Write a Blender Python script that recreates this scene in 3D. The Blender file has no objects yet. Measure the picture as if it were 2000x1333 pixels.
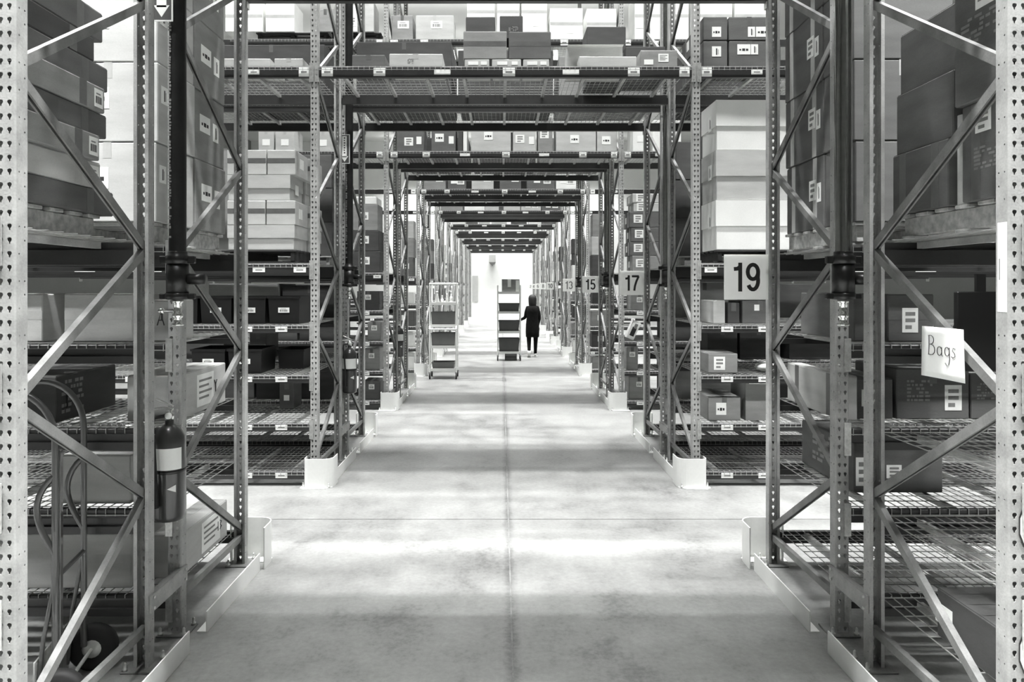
import bpy, bmesh, math, random
from mathutils import Vector, Matrix

random.seed(19)
SC = bpy.context.scene
COL = SC.collection
PI = math.pi
# ------------------------------------------------------------------ camera
F, VX, VY, CH = 1405.0, 979.0, 562.0, 1.94          # focal length in px, vanishing point, camera height
cam_d = bpy.data.cameras.new('camera')
cam_d.sensor_width = 36.0
cam_d.lens = 36.0 * F / 2000.0
cam_d.shift_x = (1000.0 - VX) / 2000.0
cam_d.shift_y = (VY - 666.5) / 2000.0
cam_d.clip_end = 200
cam = bpy.data.objects.new('camera', cam_d)
cam.location = (0, 0, CH)
cam.rotation_euler = (PI / 2, 0, 0)
COL.objects.link(cam)
SC.camera = cam
# ------------------------------------------------------------------ rack rows: front depth of each row, number on its sign
ROWS = [(2.65, 19, 2), (7.03, 17, 2), (11.41, 15, 2), (15.79, 13, 2), (20.17, 11, 2), (24.5, 10, 1),
        (27.5, 8, 2), (31.8, 6, 2), (36.2, 4, 2), (40.5, 2, 2)]
FD, GAP = 1.067, 0.305                                # frame depth, flue gap
XL, XR = -1.828, 1.907                                # post centres either side of the passage
WALL_D = 46.0
CEIL = 11.3
# ------------------------------------------------------------------ world, lights, exposure
w = bpy.data.worlds.new('world'); SC.world = w
w.use_nodes = True
w.node_tree.nodes['Background'].inputs[0].default_value = (0.05, 0.05, 0.05, 1)
w.node_tree.nodes['Background'].inputs[1].default_value = 0.2
SC.view_settings.view_transform = 'Standard'
SC.view_settings.look = 'None'
SC.view_settings.gamma = 1.0
SC.view_settings.use_curve_mapping = False
SC.view_settings.exposure = 0.45
AISLES = [(1.55, 2.7), (6.06, 1.0), (10.43, 1.0), (14.8, 1.0), (19.2, 1.0), (23.55, 1.0), (26.55, 0.8), (30.9, 1.0), (35.2, 1.0),
          (39.6, 1.0), (44.4, 1.3)]
LP, UP = 800.0, 30.0


def strip(name, loc, sx, sy, power, up=False):
    l = bpy.data.lights.new(name, 'AREA')
    l.shape = 'RECTANGLE'; l.size = sx; l.size_y = sy; l.energy = power; l.spread = math.radians(170 if up else 78)
    o = bpy.data.objects.new(name, l); o.location = loc
    if up: o.rotation_euler = (PI, 0, 0)
    COL.objects.link(o)


for d, k in AISLES:
    strip('aisle_light', (0, d, 10.4), 15.0, 0.30, LP * k)
    strip('ceiling_fill', (0, d, 10.5), 15.0, 0.30, UP * k, True)  # upward fill added to brighten the ceiling


def PX(px, D): return (px - VX) * D / F
def PZ(py, D): return CH - (py - VY) * D / F


# ------------------------------------------------------------------ materials
MATS = {}


def mat(name, v, rough=0.6, metal=0.0, var=0.12, scale=6.0, fine=60.0, bump=0.0, coat=0.0, stretch=None, spec=0.5):
    m = bpy.data.materials.new(name); m.use_nodes = True
    nt = m.node_tree; N = nt.nodes; L = nt.links
    b = N['Principled BSDF']
    b.inputs['Roughness'].default_value = rough
    b.inputs['Metallic'].default_value = metal
    b.inputs['Specular IOR Level'].default_value = spec
    if coat: b.inputs['Coat Weight'].default_value = coat
    tc = N.new('ShaderNodeTexCoord')
    src = tc.outputs['Object']
    if stretch:
        mp = N.new('ShaderNodeMapping'); mp.inputs['Scale'].default_value = stretch
        L.new(src, mp.inputs['Vector']); src = mp.outputs['Vector']
    n1 = N.new('ShaderNodeTexNoise'); n1.inputs['Scale'].default_value = scale; n1.inputs['Detail'].default_value = 5
    n2 = N.new('ShaderNodeTexNoise'); n2.inputs['Scale'].default_value = fine; n2.inputs['Detail'].default_value = 3
    L.new(src, n1.inputs['Vector']); L.new(src, n2.inputs['Vector'])
    mx = N.new('ShaderNodeMath'); mx.operation = 'MULTIPLY_ADD'; mx.inputs[1].default_value = 0.4
    L.new(n2.outputs['Fac'], mx.inputs[0]); L.new(n1.outputs['Fac'], mx.inputs[2])
    cr = N.new('ShaderNodeValToRGB')
    lo, hi = v * (1 - var), min(0.95, v * (1 + var))
    cr.color_ramp.elements[0].position = 0.5; cr.color_ramp.elements[0].color = (lo, lo * 1.012, lo * 0.985, 1)
    cr.color_ramp.elements[1].position = 0.9; cr.color_ramp.elements[1].color = (hi, hi * 1.012, hi * 0.985, 1)
    L.new(mx.outputs[0], cr.inputs[0]); L.new(cr.outputs[0], b.inputs['Base Color'])
    if bump:
        bp = N.new('ShaderNodeBump'); bp.inputs['Strength'].default_value = bump; bp.inputs['Distance'].default_value = 0.01
        L.new(n2.outputs['Fac'], bp.inputs['Height']); L.new(bp.outputs[0], b.inputs['Normal'])
    MATS[name] = m
    return m


mat('post_paint', 0.35, 0.42, var=0.22, scale=9, fine=120, bump=0.08)
mat('brace_paint', 0.17, 0.45, var=0.25, scale=9, fine=120)
mat('beam_paint', 0.026, 0.38, var=0.2, scale=4, fine=90)
mat('wire', 0.38, 0.35, 0.2, var=0.15, scale=10)
mat('galvanised', 0.6, 0.3, 0.6, var=0.15, scale=30)
mat('chrome', 0.85, 0.15, 0.95, var=0.05)
mat('guard_white', 0.86, 0.35, var=0.04, scale=3, fine=40)
mat('kraft', 0.25, 0.8, var=0.16, scale=3, fine=90, bump=0.05, stretch=(1, 1, 4))
mat('dark', 0.055, 0.8, var=0.2, scale=3, fine=90, bump=0.05, stretch=(1, 1, 4))
mat('mid', 0.11, 0.8, var=0.18, scale=3, fine=90, bump=0.05, stretch=(1, 1, 4))
mat('light', 0.48, 0.8, var=0.12, scale=3, fine=90, bump=0.05, stretch=(1, 1, 4))
mat('white', 0.80, 0.75, var=0.06, scale=3, fine=90)
mat('tape_mid', 0.12, 0.3, var=0.15, scale=8)
mat('tape_light', 0.45, 0.3, var=0.1, scale=8)
mat('paper', 0.88, 0.6, var=0.03, scale=4)
mat('ink', 0.02, 0.6, var=0.1)
mat('grey_ink', 0.22, 0.6, var=0.1)
mat('wood', 0.42, 0.85, var=0.3, scale=5, fine=50, bump=0.15, stretch=(1, 6, 6))
mat('wood_dark', 0.03, 0.85, var=0.3, scale=5, fine=50, bump=0.15, stretch=(1, 6, 6))
mat('black_plastic', 0.008, 0.45, var=0.1)
mat('grey_plastic', 0.17, 0.45, var=0.1, scale=4)
mat('bin_grey', 0.08, 0.45, var=0.1, scale=4)
mat('pipe_dark', 0.018, 0.35, 0.2, var=0.3, scale=10)
mat('extinguisher_red', 0.04, 0.3, var=0.05, coat=0.5)
mat('rubber', 0.015, 0.7, var=0.2)
mat('truck_paint', 0.06, 0.3, var=0.1, coat=0.6)
mat('steel', 0.75, 0.22, 0.6, var=0.1, scale=20)
mat('riser_steel', 0.42, 0.16, 1.0, var=0.1, scale=20)
mat('cart_white', 0.85, 0.35, var=0.03)
mat('cloth_black', 0.008, 0.9, var=0.3, scale=20, spec=0.1)
mat('hair', 0.008, 0.7, var=0.3, scale=40)
mat('skin', 0.2, 0.6, var=0.05)
mat('wall_white', 0.82, 0.7, var=0.03, scale=0.8, fine=12)
mat('wall_grey', 0.22, 0.7, var=0.05, scale=0.8, fine=12)
mat('ceiling_white', 0.70, 0.8, var=0.04, scale=0.5)
mat('joint_fill', 0.2, 0.8, var=0.3, scale=5)
mat('door_grey', 0.45, 0.5, var=0.05)


def floor_mat():
    m = bpy.data.materials.new('concrete'); m.use_nodes = True
    nt = m.node_tree; N = nt.nodes; L = nt.links; b = N['Principled BSDF']
    g = N.new('ShaderNodeNewGeometry')
    def noise(sc, det, st, rough=0.6):
        mp = N.new('ShaderNodeMapping'); mp.inputs['Scale'].default_value = st
        L.new(g.outputs['Position'], mp.inputs['Vector'])
        n = N.new('ShaderNodeTexNoise'); n.inputs['Scale'].default_value = sc; n.inputs['Detail'].default_value = det
        n.inputs['Roughness'].default_value = rough
        L.new(mp.outputs['Vector'], n.inputs['Vector']); return n.outputs['Fac']
    a = noise(0.55, 8, (1, 1, 1), 0.62)
    c = noise(2.4, 8, (1, 0.7, 1), 0.7)
    f = noise(28, 4, (1, 1, 1), 0.7)
    def ma(x, k, y=None):
        n = N.new('ShaderNodeMath'); n.operation = 'MULTIPLY_ADD'; L.new(x, n.inputs[0]); n.inputs[1].default_value = k
        if y is not None: L.new(y, n.inputs[2])
        else: n.inputs[2].default_value = 0
        return n.outputs[0]
    s = ma(f, 0.22, ma(c, 0.38, ma(a, 0.40)))
    sep = N.new('ShaderNodeSeparateXYZ'); L.new(g.outputs['Position'], sep.inputs[0])
    dx = N.new('ShaderNodeMath'); dx.operation = 'SUBTRACT'; L.new(sep.outputs['X'], dx.inputs[0]); dx.inputs[1].default_value = 0.06
    ab = N.new('ShaderNodeMath'); ab.operation = 'ABSOLUTE'; L.new(dx.outputs[0], ab.inputs[0])
    band = N.new('ShaderNodeMapRange'); band.inputs[1].default_value = 0.012; band.inputs[2].default_value = 0.055; band.inputs[3].default_value = -0.08; band.inputs[4].default_value = 0.0
    L.new(ab.outputs[0], band.inputs[0])
    ad = N.new('ShaderNodeMath'); ad.operation = 'ADD'; L.new(s, ad.inputs[0]); L.new(band.outputs[0], ad.inputs[1]); s = ad.outputs[0]
    cr = N.new('ShaderNodeValToRGB')
    e = cr.color_ramp.elements
    e[0].position = 0.36; e[0].color = (0.08, 0.081, 0.079, 1)
    e[1].position = 0.62; e[1].color = (0.30, 0.304, 0.295, 1)
    k = e.new(0.47); k.color = (0.195, 0.197, 0.192, 1)
    L.new(s, cr.inputs[0]); L.new(cr.outputs[0], b.inputs['Base Color'])
    rr = N.new('ShaderNodeMapRange'); rr.inputs[3].default_value = 0.30; rr.inputs[4].default_value = 0.62
    L.new(c, rr.inputs[0]); L.new(rr.outputs[0], b.inputs['Roughness'])
    bp = N.new('ShaderNodeBump'); bp.inputs['Strength'].default_value = 0.05; bp.inputs['Distance'].default_value = 0.01
    L.new(f, bp.inputs['Height']); L.new(bp.outputs[0], b.inputs['Normal'])
    MATS['concrete'] = m


floor_mat()


def sign_mat():
    m = bpy.data.materials.new('sign_plastic'); m.use_nodes = True
    nt = m.node_tree; N = nt.nodes; L = nt.links
    n1 = N.new('ShaderNodeTexNoise'); n1.inputs['Scale'].default_value = 8
    cr = N.new('ShaderNodeValToRGB'); cr.color_ramp.elements[0].color = (.88, .885, .87, 1); cr.color_ramp.elements[1].color = (.93, .935, .92, 1)
    L.new(n1.outputs['Fac'], cr.inputs[0])
    d = N.new('ShaderNodeBsdfDiffuse'); t = N.new('ShaderNodeBsdfTranslucent'); mx = N.new('ShaderNodeMixShader')
    mx.inputs[0].default_value = 0.55
    L.new(cr.outputs[0], d.inputs[0]); L.new(cr.outputs[0], t.inputs[0])
    L.new(d.outputs[0], mx.inputs[1]); L.new(t.outputs[0], mx.inputs[2]); L.new(mx.outputs[0], N['Material Output'].inputs['Surface'])
    MATS['sign_plastic'] = m


sign_mat()


# ------------------------------------------------------------------ mesh helpers
class MB:
    def __init__(s): s.v = []; s.f = []; s.m = []; s.mats = []; s.smooth = []

    def mi(s, name):
        if name not in s.mats: s.mats.append(name)
        return s.mats.index(name)

    def add(s, vs, fs, m, smooth=False):
        o = len(s.v); s.v += [tuple(p) for p in vs]; k = s.mi(m)
        for f in fs: s.f.append(tuple(i + o for i in f)); s.m.append(k); s.smooth.append(smooth)
        return s

    def box(s, x0, x1, y0, y1, z0, z1, m):
        return s.add([(x0, y0, z0), (x1, y0, z0), (x1, y1, z0), (x0, y1, z0), (x0, y0, z1), (x1, y0, z1), (x1, y1, z1), (x0, y1, z1)],
                     [(3, 2, 1, 0), (4, 5, 6, 7), (0, 1, 5, 4), (1, 2, 6, 5), (2, 3, 7, 6), (3, 0, 4, 7)], m)

    def cbox(s, x0, x1, y0, y1, z0, z1, m, c=0.004):
        """box with chamfered edges"""
        c = min(c, (x1 - x0) * .3, (y1 - y0) * .3, (z1 - z0) * .3)
        vs = []; idx = {}
        for i, (x, sx) in enumerate(((x0, 1), (x1, -1))):
            for j, (y, sy) in enumerate(((y0, 1), (y1, -1))):
                for k, (z, sz) in enumerate(((z0, 1), (z1, -1))):
                    idx[i, j, k, 0] = len(vs); vs.append((x, y + sy * c, z + sz * c))
                    idx[i, j, k, 1] = len(vs); vs.append((x + sx * c, y, z + sz * c))
                    idx[i, j, k, 2] = len(vs); vs.append((x + sx * c, y + sy * c, z))
        q = lambda *t: [idx[a] for a in t]
        fs = [q((0, 0, 0, 0), (0, 0, 1, 0), (0, 1, 1, 0), (0, 1, 0, 0)), q((1, 0, 0, 0), (1, 1, 0, 0), (1, 1, 1, 0), (1, 0, 1, 0)),
              q((0, 0, 0, 1), (1, 0, 0, 1), (1, 0, 1, 1), (0, 0, 1, 1)), q((0, 1, 0, 1), (0, 1, 1, 1), (1, 1, 1, 1), (1, 1, 0, 1)),
              q((0, 0, 0, 2), (0, 1, 0, 2), (1, 1, 0, 2), (1, 0, 0, 2)), q((0, 0, 1, 2), (1, 0, 1, 2), (1, 1, 1, 2), (0, 1, 1, 2))]
        for a in (0, 1):
            for b in (0, 1):
                fs.append(q((0, a, b, 1), (1, a, b, 1), (1, a, b, 2), (0, a, b, 2)))
                fs.append(q((a, 0, b, 0), (a, 1, b, 0), (a, 1, b, 2), (a, 0, b, 2)))
                fs.append(q((a, b, 0, 0), (a, b, 1, 0), (a, b, 1, 1), (a, b, 0, 1)))
                for d in (0, 1): fs.append(q((a, b, d, 0), (a, b, d, 1), (a, b, d, 2)))
        return s.add(vs, fs, m)

    def tube(s, pts, r, m, n=8, cap=True, smooth=True):
        """tube along a polyline; r a number or a list"""
        pts = [Vector(p) for p in pts]; R = r if isinstance(r, (list, tuple)) else [r] * len(pts)
        vs = []; fs = []; up = None
        for i, p in enumerate(pts):
            t = (pts[min(i + 1, len(pts) - 1)] - pts[max(i - 1, 0)]).normalized()
            if up is None:
                up = Vector((0, 0, 1)) if abs(t.z) < .9 else Vector((1, 0, 0))
            a = t.cross(up).normalized(); b = a.cross(t).normalized(); up = b
            for k in range(n):
                q = 2 * PI * (k + .5) / n
                vs.append(p + (a * math.cos(q) + b * math.sin(q)) * R[i])
        for i in range(len(pts) - 1):
            for k in range(n):
                fs.append((i * n + k, i * n + (k + 1) % n, (i + 1) * n + (k + 1) % n, (i + 1) * n + k))
        s.add(vs, fs, m, smooth)
        if cap:
            o = len(vs)
            s.add(vs[:n], [tuple(range(n))], m); s.add(vs[o - n:], [tuple(reversed(range(n)))], m)
        return s

    def lathe(s, prof, m, n=20, c=(0, 0, 0), axis='z', smooth=True):
        vs = []; fs = []
        for r, h in prof:
            for k in range(n):
                a = 2 * PI * k / n; x, y = r * math.cos(a), r * math.sin(a)
                p = {'z': (x, y, h), 'x': (h, x, y), 'y': (x, h, y)}[axis]
                vs.append((p[0] + c[0], p[1] + c[1], p[2] + c[2]))
        for i in range(len(prof) - 1):
            for k in range(n):
                fs.append((i * n + k, i * n + (k + 1) % n, (i + 1) * n + (k + 1) % n, (i + 1) * n + k))
        fs.append(tuple(reversed(range(n)))); fs.append(tuple(range((len(prof) - 1) * n, len(prof) * n)))
        return s.add(vs, fs, m, smooth)

    def sheet(s, path, z0, z1, t, m):
        """a bent plate: plan polyline extruded in z with thickness t"""
        P = [Vector((p[0], p[1], 0)) for p in path]; vs = []; fs = []
        for i, p in enumerate(P):
            d = (P[min(i + 1, len(P) - 1)] - P[max(i - 1, 0)]).normalized(); n = Vector((-d.y, d.x, 0)) * t / 2
            for q in (p + n, p - n):
                vs.append((q.x, q.y, z0)); vs.append((q.x, q.y, z1))
        for i in range(len(P) - 1):
            a, b = 4 * i, 4 * i + 4
            fs += [(a, b, b + 1, a + 1), (a + 2, a + 3, b + 3, b + 2), (a + 1, b + 1, b + 3, a + 3), (a, a + 2, b + 2, b)]
        e = 4 * (len(P) - 1)
        fs += [(0, 1, 3, 2), (e, e + 2, e + 3, e + 1)]
        return s.add(vs, fs, m)

    def mesh(s, name):
        me = bpy.data.meshes.new(name)
        me.from_pydata(s.v, [], s.f)
        for n in s.mats: me.materials.append(MATS[n])
        me.polygons.foreach_set('material_index', s.m)
        me.polygons.foreach_set('use_smooth', s.smooth)
        me.update()
        bm = bmesh.new(); bm.from_mesh(me)
        bmesh.ops.recalc_face_normals(bm, faces=bm.faces)
        bm.to_mesh(me); bm.free()
        return me

    def obj(s, name, parent=None, loc=None): return put(name, s.mesh(name), parent, loc)


def put(name, me, parent=None, loc=None, rot=None, scale=None):
    o = bpy.data.objects.new(name, me)
    COL.objects.link(o)
    if parent is not None: o.parent = parent
    if loc is not None: o.location = loc
    if rot is not None: o.rotation_euler = rot
    if scale is not None: o.scale = scale
    return o


def empty(name, loc=(0, 0, 0), rot=None):
    o = bpy.data.objects.new(name, None); o.empty_display_size = 0.1
    COL.objects.link(o); o.location = loc
    if rot: o.rotation_euler = rot
    return o


USED = {}


def tag(o, label, cat, group=None):
    n = len(label.split())
    if not 4 <= n <= 16: print('LABEL LENGTH', n, label)
    if label in USED: print('DUPLICATE LABEL', label)
    USED[label] = 1
    o['label'] = label; o['category'] = cat
    if group: o['group'] = group
    return o


def struct(o): o['kind'] = 'structure'; return o


def copy_tree(o, parent=None):
    c = o.copy(); COL.objects.link(c); c.parent = parent
    for ch in [x for x in o.children]: copy_tree(ch, c)
    return c


ORD = 'first second third fourth fifth sixth seventh eighth ninth tenth eleventh twelfth thirteenth fourteenth fifteenth sixteenth'.split()


def text_mesh(s, size, depth=0.002, fat=0.0, m='ink', align='CENTER'):
    c = bpy.data.curves.new('t', 'FONT'); c.body = s; c.size = size; c.extrude = depth / 2; c.offset = fat
    c.align_x = align; c.align_y = 'CENTER'; c.resolution_u = 4
    o = bpy.data.objects.new('t', c); COL.objects.link(o)
    bpy.context.view_layer.update()
    me = bpy.data.meshes.new_from_object(o.evaluated_get(bpy.context.evaluated_depsgraph_get()))
    bpy.data.objects.remove(o); bpy.data.curves.remove(c)
    me.materials.clear(); me.materials.append(MATS[m])
    return me


def rowname(i): return ORD[i] + ' rack row'


# ------------------------------------------------------------------ the room
fl = MB().box(-16, 16, -7, WALL_D, -0.20, -0.006, 'joint_fill').obj('floor'); struct(fl)
xs = [-16, -7.9, 0.06, 8.0, 16]; ys = [-7, 6.02, 15.0, 24.0, 33.0, WALL_D]
for i in range(4):
    for j in range(5):
        g = 0.005
        MB().box(xs[i] + g, xs[i + 1] - g, ys[j] + g, ys[j + 1] - g, -0.05, 0.0, 'concrete').obj('slab', fl)
struct(MB().box(-16, 16, WALL_D, WALL_D + 0.2, 0, CEIL, 'wall_white').obj('wall_far'))
struct(MB().box(-16.2, -16, -7, WALL_D + .2, 0, CEIL, 'wall_grey').obj('wall_left'))
struct(MB().box(16, 16.2, -7, WALL_D + .2, 0, CEIL, 'wall_grey').obj('wall_right'))
struct(MB().box(-16, 16, -7.2, -7, 0, CEIL, 'wall_grey').obj('wall_back'))
ce = struct(MB().box(-16, 16, -7, WALL_D, CEIL, CEIL + .2, 'ceiling_white').obj('ceiling'))
dr = struct(MB().box(PX(921, 45.9), PX(934.5, 45.9), WALL_D - .05, WALL_D - .012, 0.0, 2.75, 'wall_white').obj('door_1'))
MB().box(PX(922, 45.9), PX(933.5, 45.9), WALL_D - .07, WALL_D - .05, 1.05, 2.7, 'door_grey').obj('door_panel', dr)
wl = MB()
wl.box(PX(955, 45.7), PX(968, 45.7), WALL_D - .35, WALL_D - .01, 3.55, 4.02, 'door_grey')
wl.add([(PX(955, 45.7), WALL_D - .35, 3.55), (PX(968, 45.7), WALL_D - .35, 3.55), (PX(968, 45.7), WALL_D - .01, 3.55), (PX(955, 45.7), WALL_D - .01, 3.55), (PX(961.5, 45.7), WALL_D - .2, 3.3)],
       [(0, 1, 4), (1, 2, 4), (2, 3, 4), (3, 0, 4), (3, 2, 1, 0)], 'grey_ink')
tag(wl.obj('wall_lamp'), 'grey wall lamp with pointed base, high on far white wall', 'lamp')

# ------------------------------------------------------------------ rack post with punched keyholes
PITCH, NP = 0.0508, 152
PH = PITCH * NP
KEY = [(0, .0095), (-.0065, .0075), (-.0088, .0015), (-.0066, -.0042), (-.0036, -.008), (-.003, -.0145), (.003, -.0145), (.0036, -.008),
       (.0066, -.0042), (.0088, .0015), (.0065, .0075)]
HEX = [(.0042 * math.cos(k * PI / 3 + .5), .0042 * math.sin(k * PI / 3 + .5)) for k in range(6)]


def punched(bm_v, bm_f, u0, u1, z0, z1, hole, P):
    """a rectangle in (u,z) with a hole polygon at its centre; P maps (u,z) to 3D"""
    cu, cz = (u0 + u1) / 2, (z0 + z1) / 2
    o = len(bm_v)
    if hole is None:
        bm_v += [P(u0, z0), P(u1, z0), P(u1, z1), P(u0, z1)]
        bm_f.append((o, o + 1, o + 2, o + 3)); return
    H = sorted(hole, key=lambda p: math.atan2(p[1], p[0])); n = len(H)
    bm_v += [P(cu + a, cz + b) for a, b in H]
    bm_v += [P(u0, z0), P(u1, z0), P(u1, z1), P(u0, z1)]
    def owner(i):
        a = ((H[i][0] + H[(i + 1) % n][0]) / 2, (H[i][1] + H[(i + 1) % n][1]) / 2)
        return (0 if a[1] < 0 else 3) if a[0] < 0 else (1 if a[1] < 0 else 2)
    for i in range(n):
        k = owner(i); bm_f.append((o + i, o + (i + 1) % n, o + n + k))
        k2 = owner((i + 1) % n)
        if k2 != k: bm_f.append((o + (i + 1) % n, o + n + k2, o + n + k))


def post_mesh():
    vs, fs = [], []
    W, CF, DP, LIP = 0.038, 0.006, 0.068, 0.018
    for k in range(NP):
        z0, z1 = k * PITCH, (k + 1) * PITCH
        punched(vs, fs, -(W - CF), 0, z0, z1, KEY, lambda u, z: (u, 0, z))
        punched(vs, fs, 0, W - CF, z0, z1, KEY, lambda u, z: (u, 0, z))
        for sx in (-1, 1):
            o = len(vs)
            vs += [(sx * (W - CF), 0, z0), (sx * W, CF, z0), (sx * W, CF, z1), (sx * (W - CF), 0, z1)]; fs.append((o, o + 1, o + 2, o + 3))
            P = lambda u, z, sx=sx: (sx * W, u, z)
            mid = (CF + DP) / 2
            punched(vs, fs, CF, mid, z0, z1, HEX if k % 2 == 0 else None, P)
            punched(vs, fs, mid, DP, z0, z1, HEX if k % 4 in (1, 2) else None, P)
            o = len(vs)
            vs += [(sx * W, DP, z0), (sx * (W - LIP), DP, z0), (sx * (W - LIP), DP, z1), (sx * W, DP, z1)]; fs.append((o, o + 1, o + 2, o + 3))
    me = bpy.data.meshes.new('post'); me.from_pydata(vs, [], fs); me.update()
    bm = bmesh.new(); bm.from_mesh(me)
    bmesh.ops.remove_doubles(bm, verts=bm.verts, dist=0.0004)
    bmesh.ops.recalc_face_normals(bm, faces=bm.faces)
    bmesh.ops.solidify(bm, geom=bm.faces[:], thickness=0.0024)
    bm.to_mesh(me); bm.free()
    me.materials.append(MATS['post_paint'])
    return me


POST = post_mesh()
ND, NZ = 0.245, 0.63                                   # first node height, half pitch of the bracing


def channel(L, wd, dp, m, name):
    """C-channel brace along +y, wd tall in z, dp deep in x, open downwards"""
    b = MB(); t = .003
    b.box(-dp / 2, dp / 2, 0, L, wd / 2 - t, wd / 2, m)
    b.box(-dp / 2, -dp / 2 + t, 0, L, -wd / 2, wd / 2 - t, m)
    b.box(dp / 2 - t, dp / 2, 0, L, -wd / 2, wd / 2 - t, m)
    b.box(-dp / 2 + t, -dp / 2 + .009, 0, L, -wd / 2, -wd / 2 + t, m)
    b.box(dp / 2 - .009, dp / 2 - t, 0, L, -wd / 2, -wd / 2 + t, m)
    return b.mesh(name)


Y0, Y1 = 0.030, FD - 0.030
DL = math.hypot(Y1 - Y0, NZ)
DIAG = channel(DL, 0.040, 0.030, 'brace_paint', 'diagonal_brace')
HORI = channel(Y1 - Y0, 0.042, 0.030, 'brace_paint', 'horizontal_brace')
FOOT = MB().cbox(-.085, .085, -.045, .115, 0, .010, 'brace_paint', .003).mesh('foot_plate')
BOLT = MB().lathe([(.014, .010), (.014, .020), (.0085, .021), (.0085, .045), (.003, .052)], 'galvanised', 8).mesh('anchor_bolt')
NUT = MB().lathe([(.008, 0), (.008, .006), (.004, .008)], 'galvanised', 6, axis='x').mesh('bolt')


def make_frame():
    """frame origin at the middle of its front face line; y runs to the back"""
    r = empty('upright_frame')
    put('post', POST, r, (0, 0, 0.008))
    put('post', POST, r, (0, FD, 0.008), (0, 0, PI))
    k = 0; z = ND
    while z + NZ < PH - .1:
        a = math.atan2(NZ, Y1 - Y0)
        if k % 2 == 0: put('diagonal_brace', DIAG, r, (0, Y0, z), (a, 0, 0))
        else: put('diagonal_brace', DIAG, r, (0, Y0, z + NZ), (-a, 0, 0))
        z += NZ; k += 1
    put('horizontal_brace', HORI, r, (0, Y0, 0.19))
    put('horizontal_brace', HORI, r, (0, Y0, PH - .15))
    for y, sg in ((0, 1), (FD, -1)):
        f = put('foot_plate', FOOT, r, (0, y, 0), (0, 0, 0 if sg > 0 else PI))
        for bx, by in ((-.066, -.028), (.066, -.028), (.066, .098)): put('anchor_bolt', BOLT, f, (bx, by, 0))
    return r


def fr_lines(i):
    """front-face depth and facing of the frames in a row"""
    d, n, c = ROWS[i]
    return [(d, 0)] + ([(d + FD + GAP, 1)] if c == 2 else [])


frame0 = None
for i in range(len(ROWS)):
    for d, back in fr_lines(i):
        for side, x in (('left', XL), ('right', XR)):
            if frame0 is None: f = frame0 = make_frame()
            else: f = copy_tree(frame0)
            if back: f.location = (x, d + FD, 0); f.rotation_euler = (0, 0, PI)
            else: f.location = (x, d, 0)
            tag(f, 'grey punched upright frame at %s of the passage, %s half of %s' % (side, 'far' if back else 'near', rowname(i)),
                'rack frame', 'upright frames lining the passage')

# row spacers between the two frames of a row
SP = MB().box(-.004, .004, 0, GAP + .12, -.045, .045, 'post_paint').box(-.03, .004, 0, GAP + .12, .041, .045, 'post_paint').mesh('row_spacer')
for i in range(0, 4):
    d = ROWS[i][0] + FD
    for side, x, sx in (('left', XL + .044, 1), ('right', XR - .044, -1)):
        for z, zn in ((.325, 'near the floor'),):
            o = put('row_spacer', SP, None, (x, d - .06, z), (0, 0, 0), (sx, 1, 1))
            for yy in (.03, GAP + .09):
                for zz in (-.028, .028): put('bolt', NUT, o, (.004, yy, zz))
            tag(o, 'flat bolted row spacer %s, %s of the passage in %s' % (zn, side, rowname(i)), 'row spacer', 'row spacers')

# ------------------------------------------------------------------ load beams
BEAM = {}


def beam_mesh(L, h):
    k = (round(L, 3), round(h, 3))
    if k not in BEAM:
        b = MB()
        P = [(0, 0), (.048, 0), (.048, h - .038), (.028, h - .038), (.028, h), (.006, h), (0, h - .006)]
        vs = [(-L / 2, y, z - h) for y, z in P] + [(L / 2, y, z - h) for y, z in P]
        n = len(P)
        b.add(vs, [(a, (a + 1) % n, n + (a + 1) % n, n + a) for a in range(n)] + [tuple(reversed(range(n))), tuple(range(n, 2 * n))], 'beam_paint')
        BEAM[k] = b.mesh('load_beam')
    return BEAM[k]


CLIP = MB().box(0, .034, -.0065, -.0025, -.15, .035, 'galvanised').box(-.004, 0, -.0065, .045, -.15, .035, 'galvanised')
for kz in (-.12, -.07, -.02): CLIP.box(.010, .022, -.0085, -.0065, kz - .008, kz + .008, 'galvanised')
CLIP = CLIP.mesh('end_bracket')
TAGS = {}


def tag_mesh(wd, ht, kind=0):
    k = (wd, ht, kind)
    if k not in TAGS:
        b = MB().box(-wd / 2, wd / 2, -.0015, 0, -ht / 2, ht / 2, 'paper')
        if kind == 0: b.box(-wd * .28, wd * .28, -.002, -.0015, -ht * .12, ht * .1, 'grey_ink')
        TAGS[k] = b.mesh('location_tag')
    return TAGS[k]


def level_name(z):
    for lim, n in ((.45, 'floor-level shelf'), (.95, 'knee-high shelf'), (1.4, 'waist-high shelf'), (1.9, 'chest-high shelf'), (3, 'pallet level'),
                   (5, 'overhead level'), (9, 'top level')):
        if z < lim: return n


LINE = ['front line', 'inner near line', 'inner far line', 'rear line']


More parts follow.
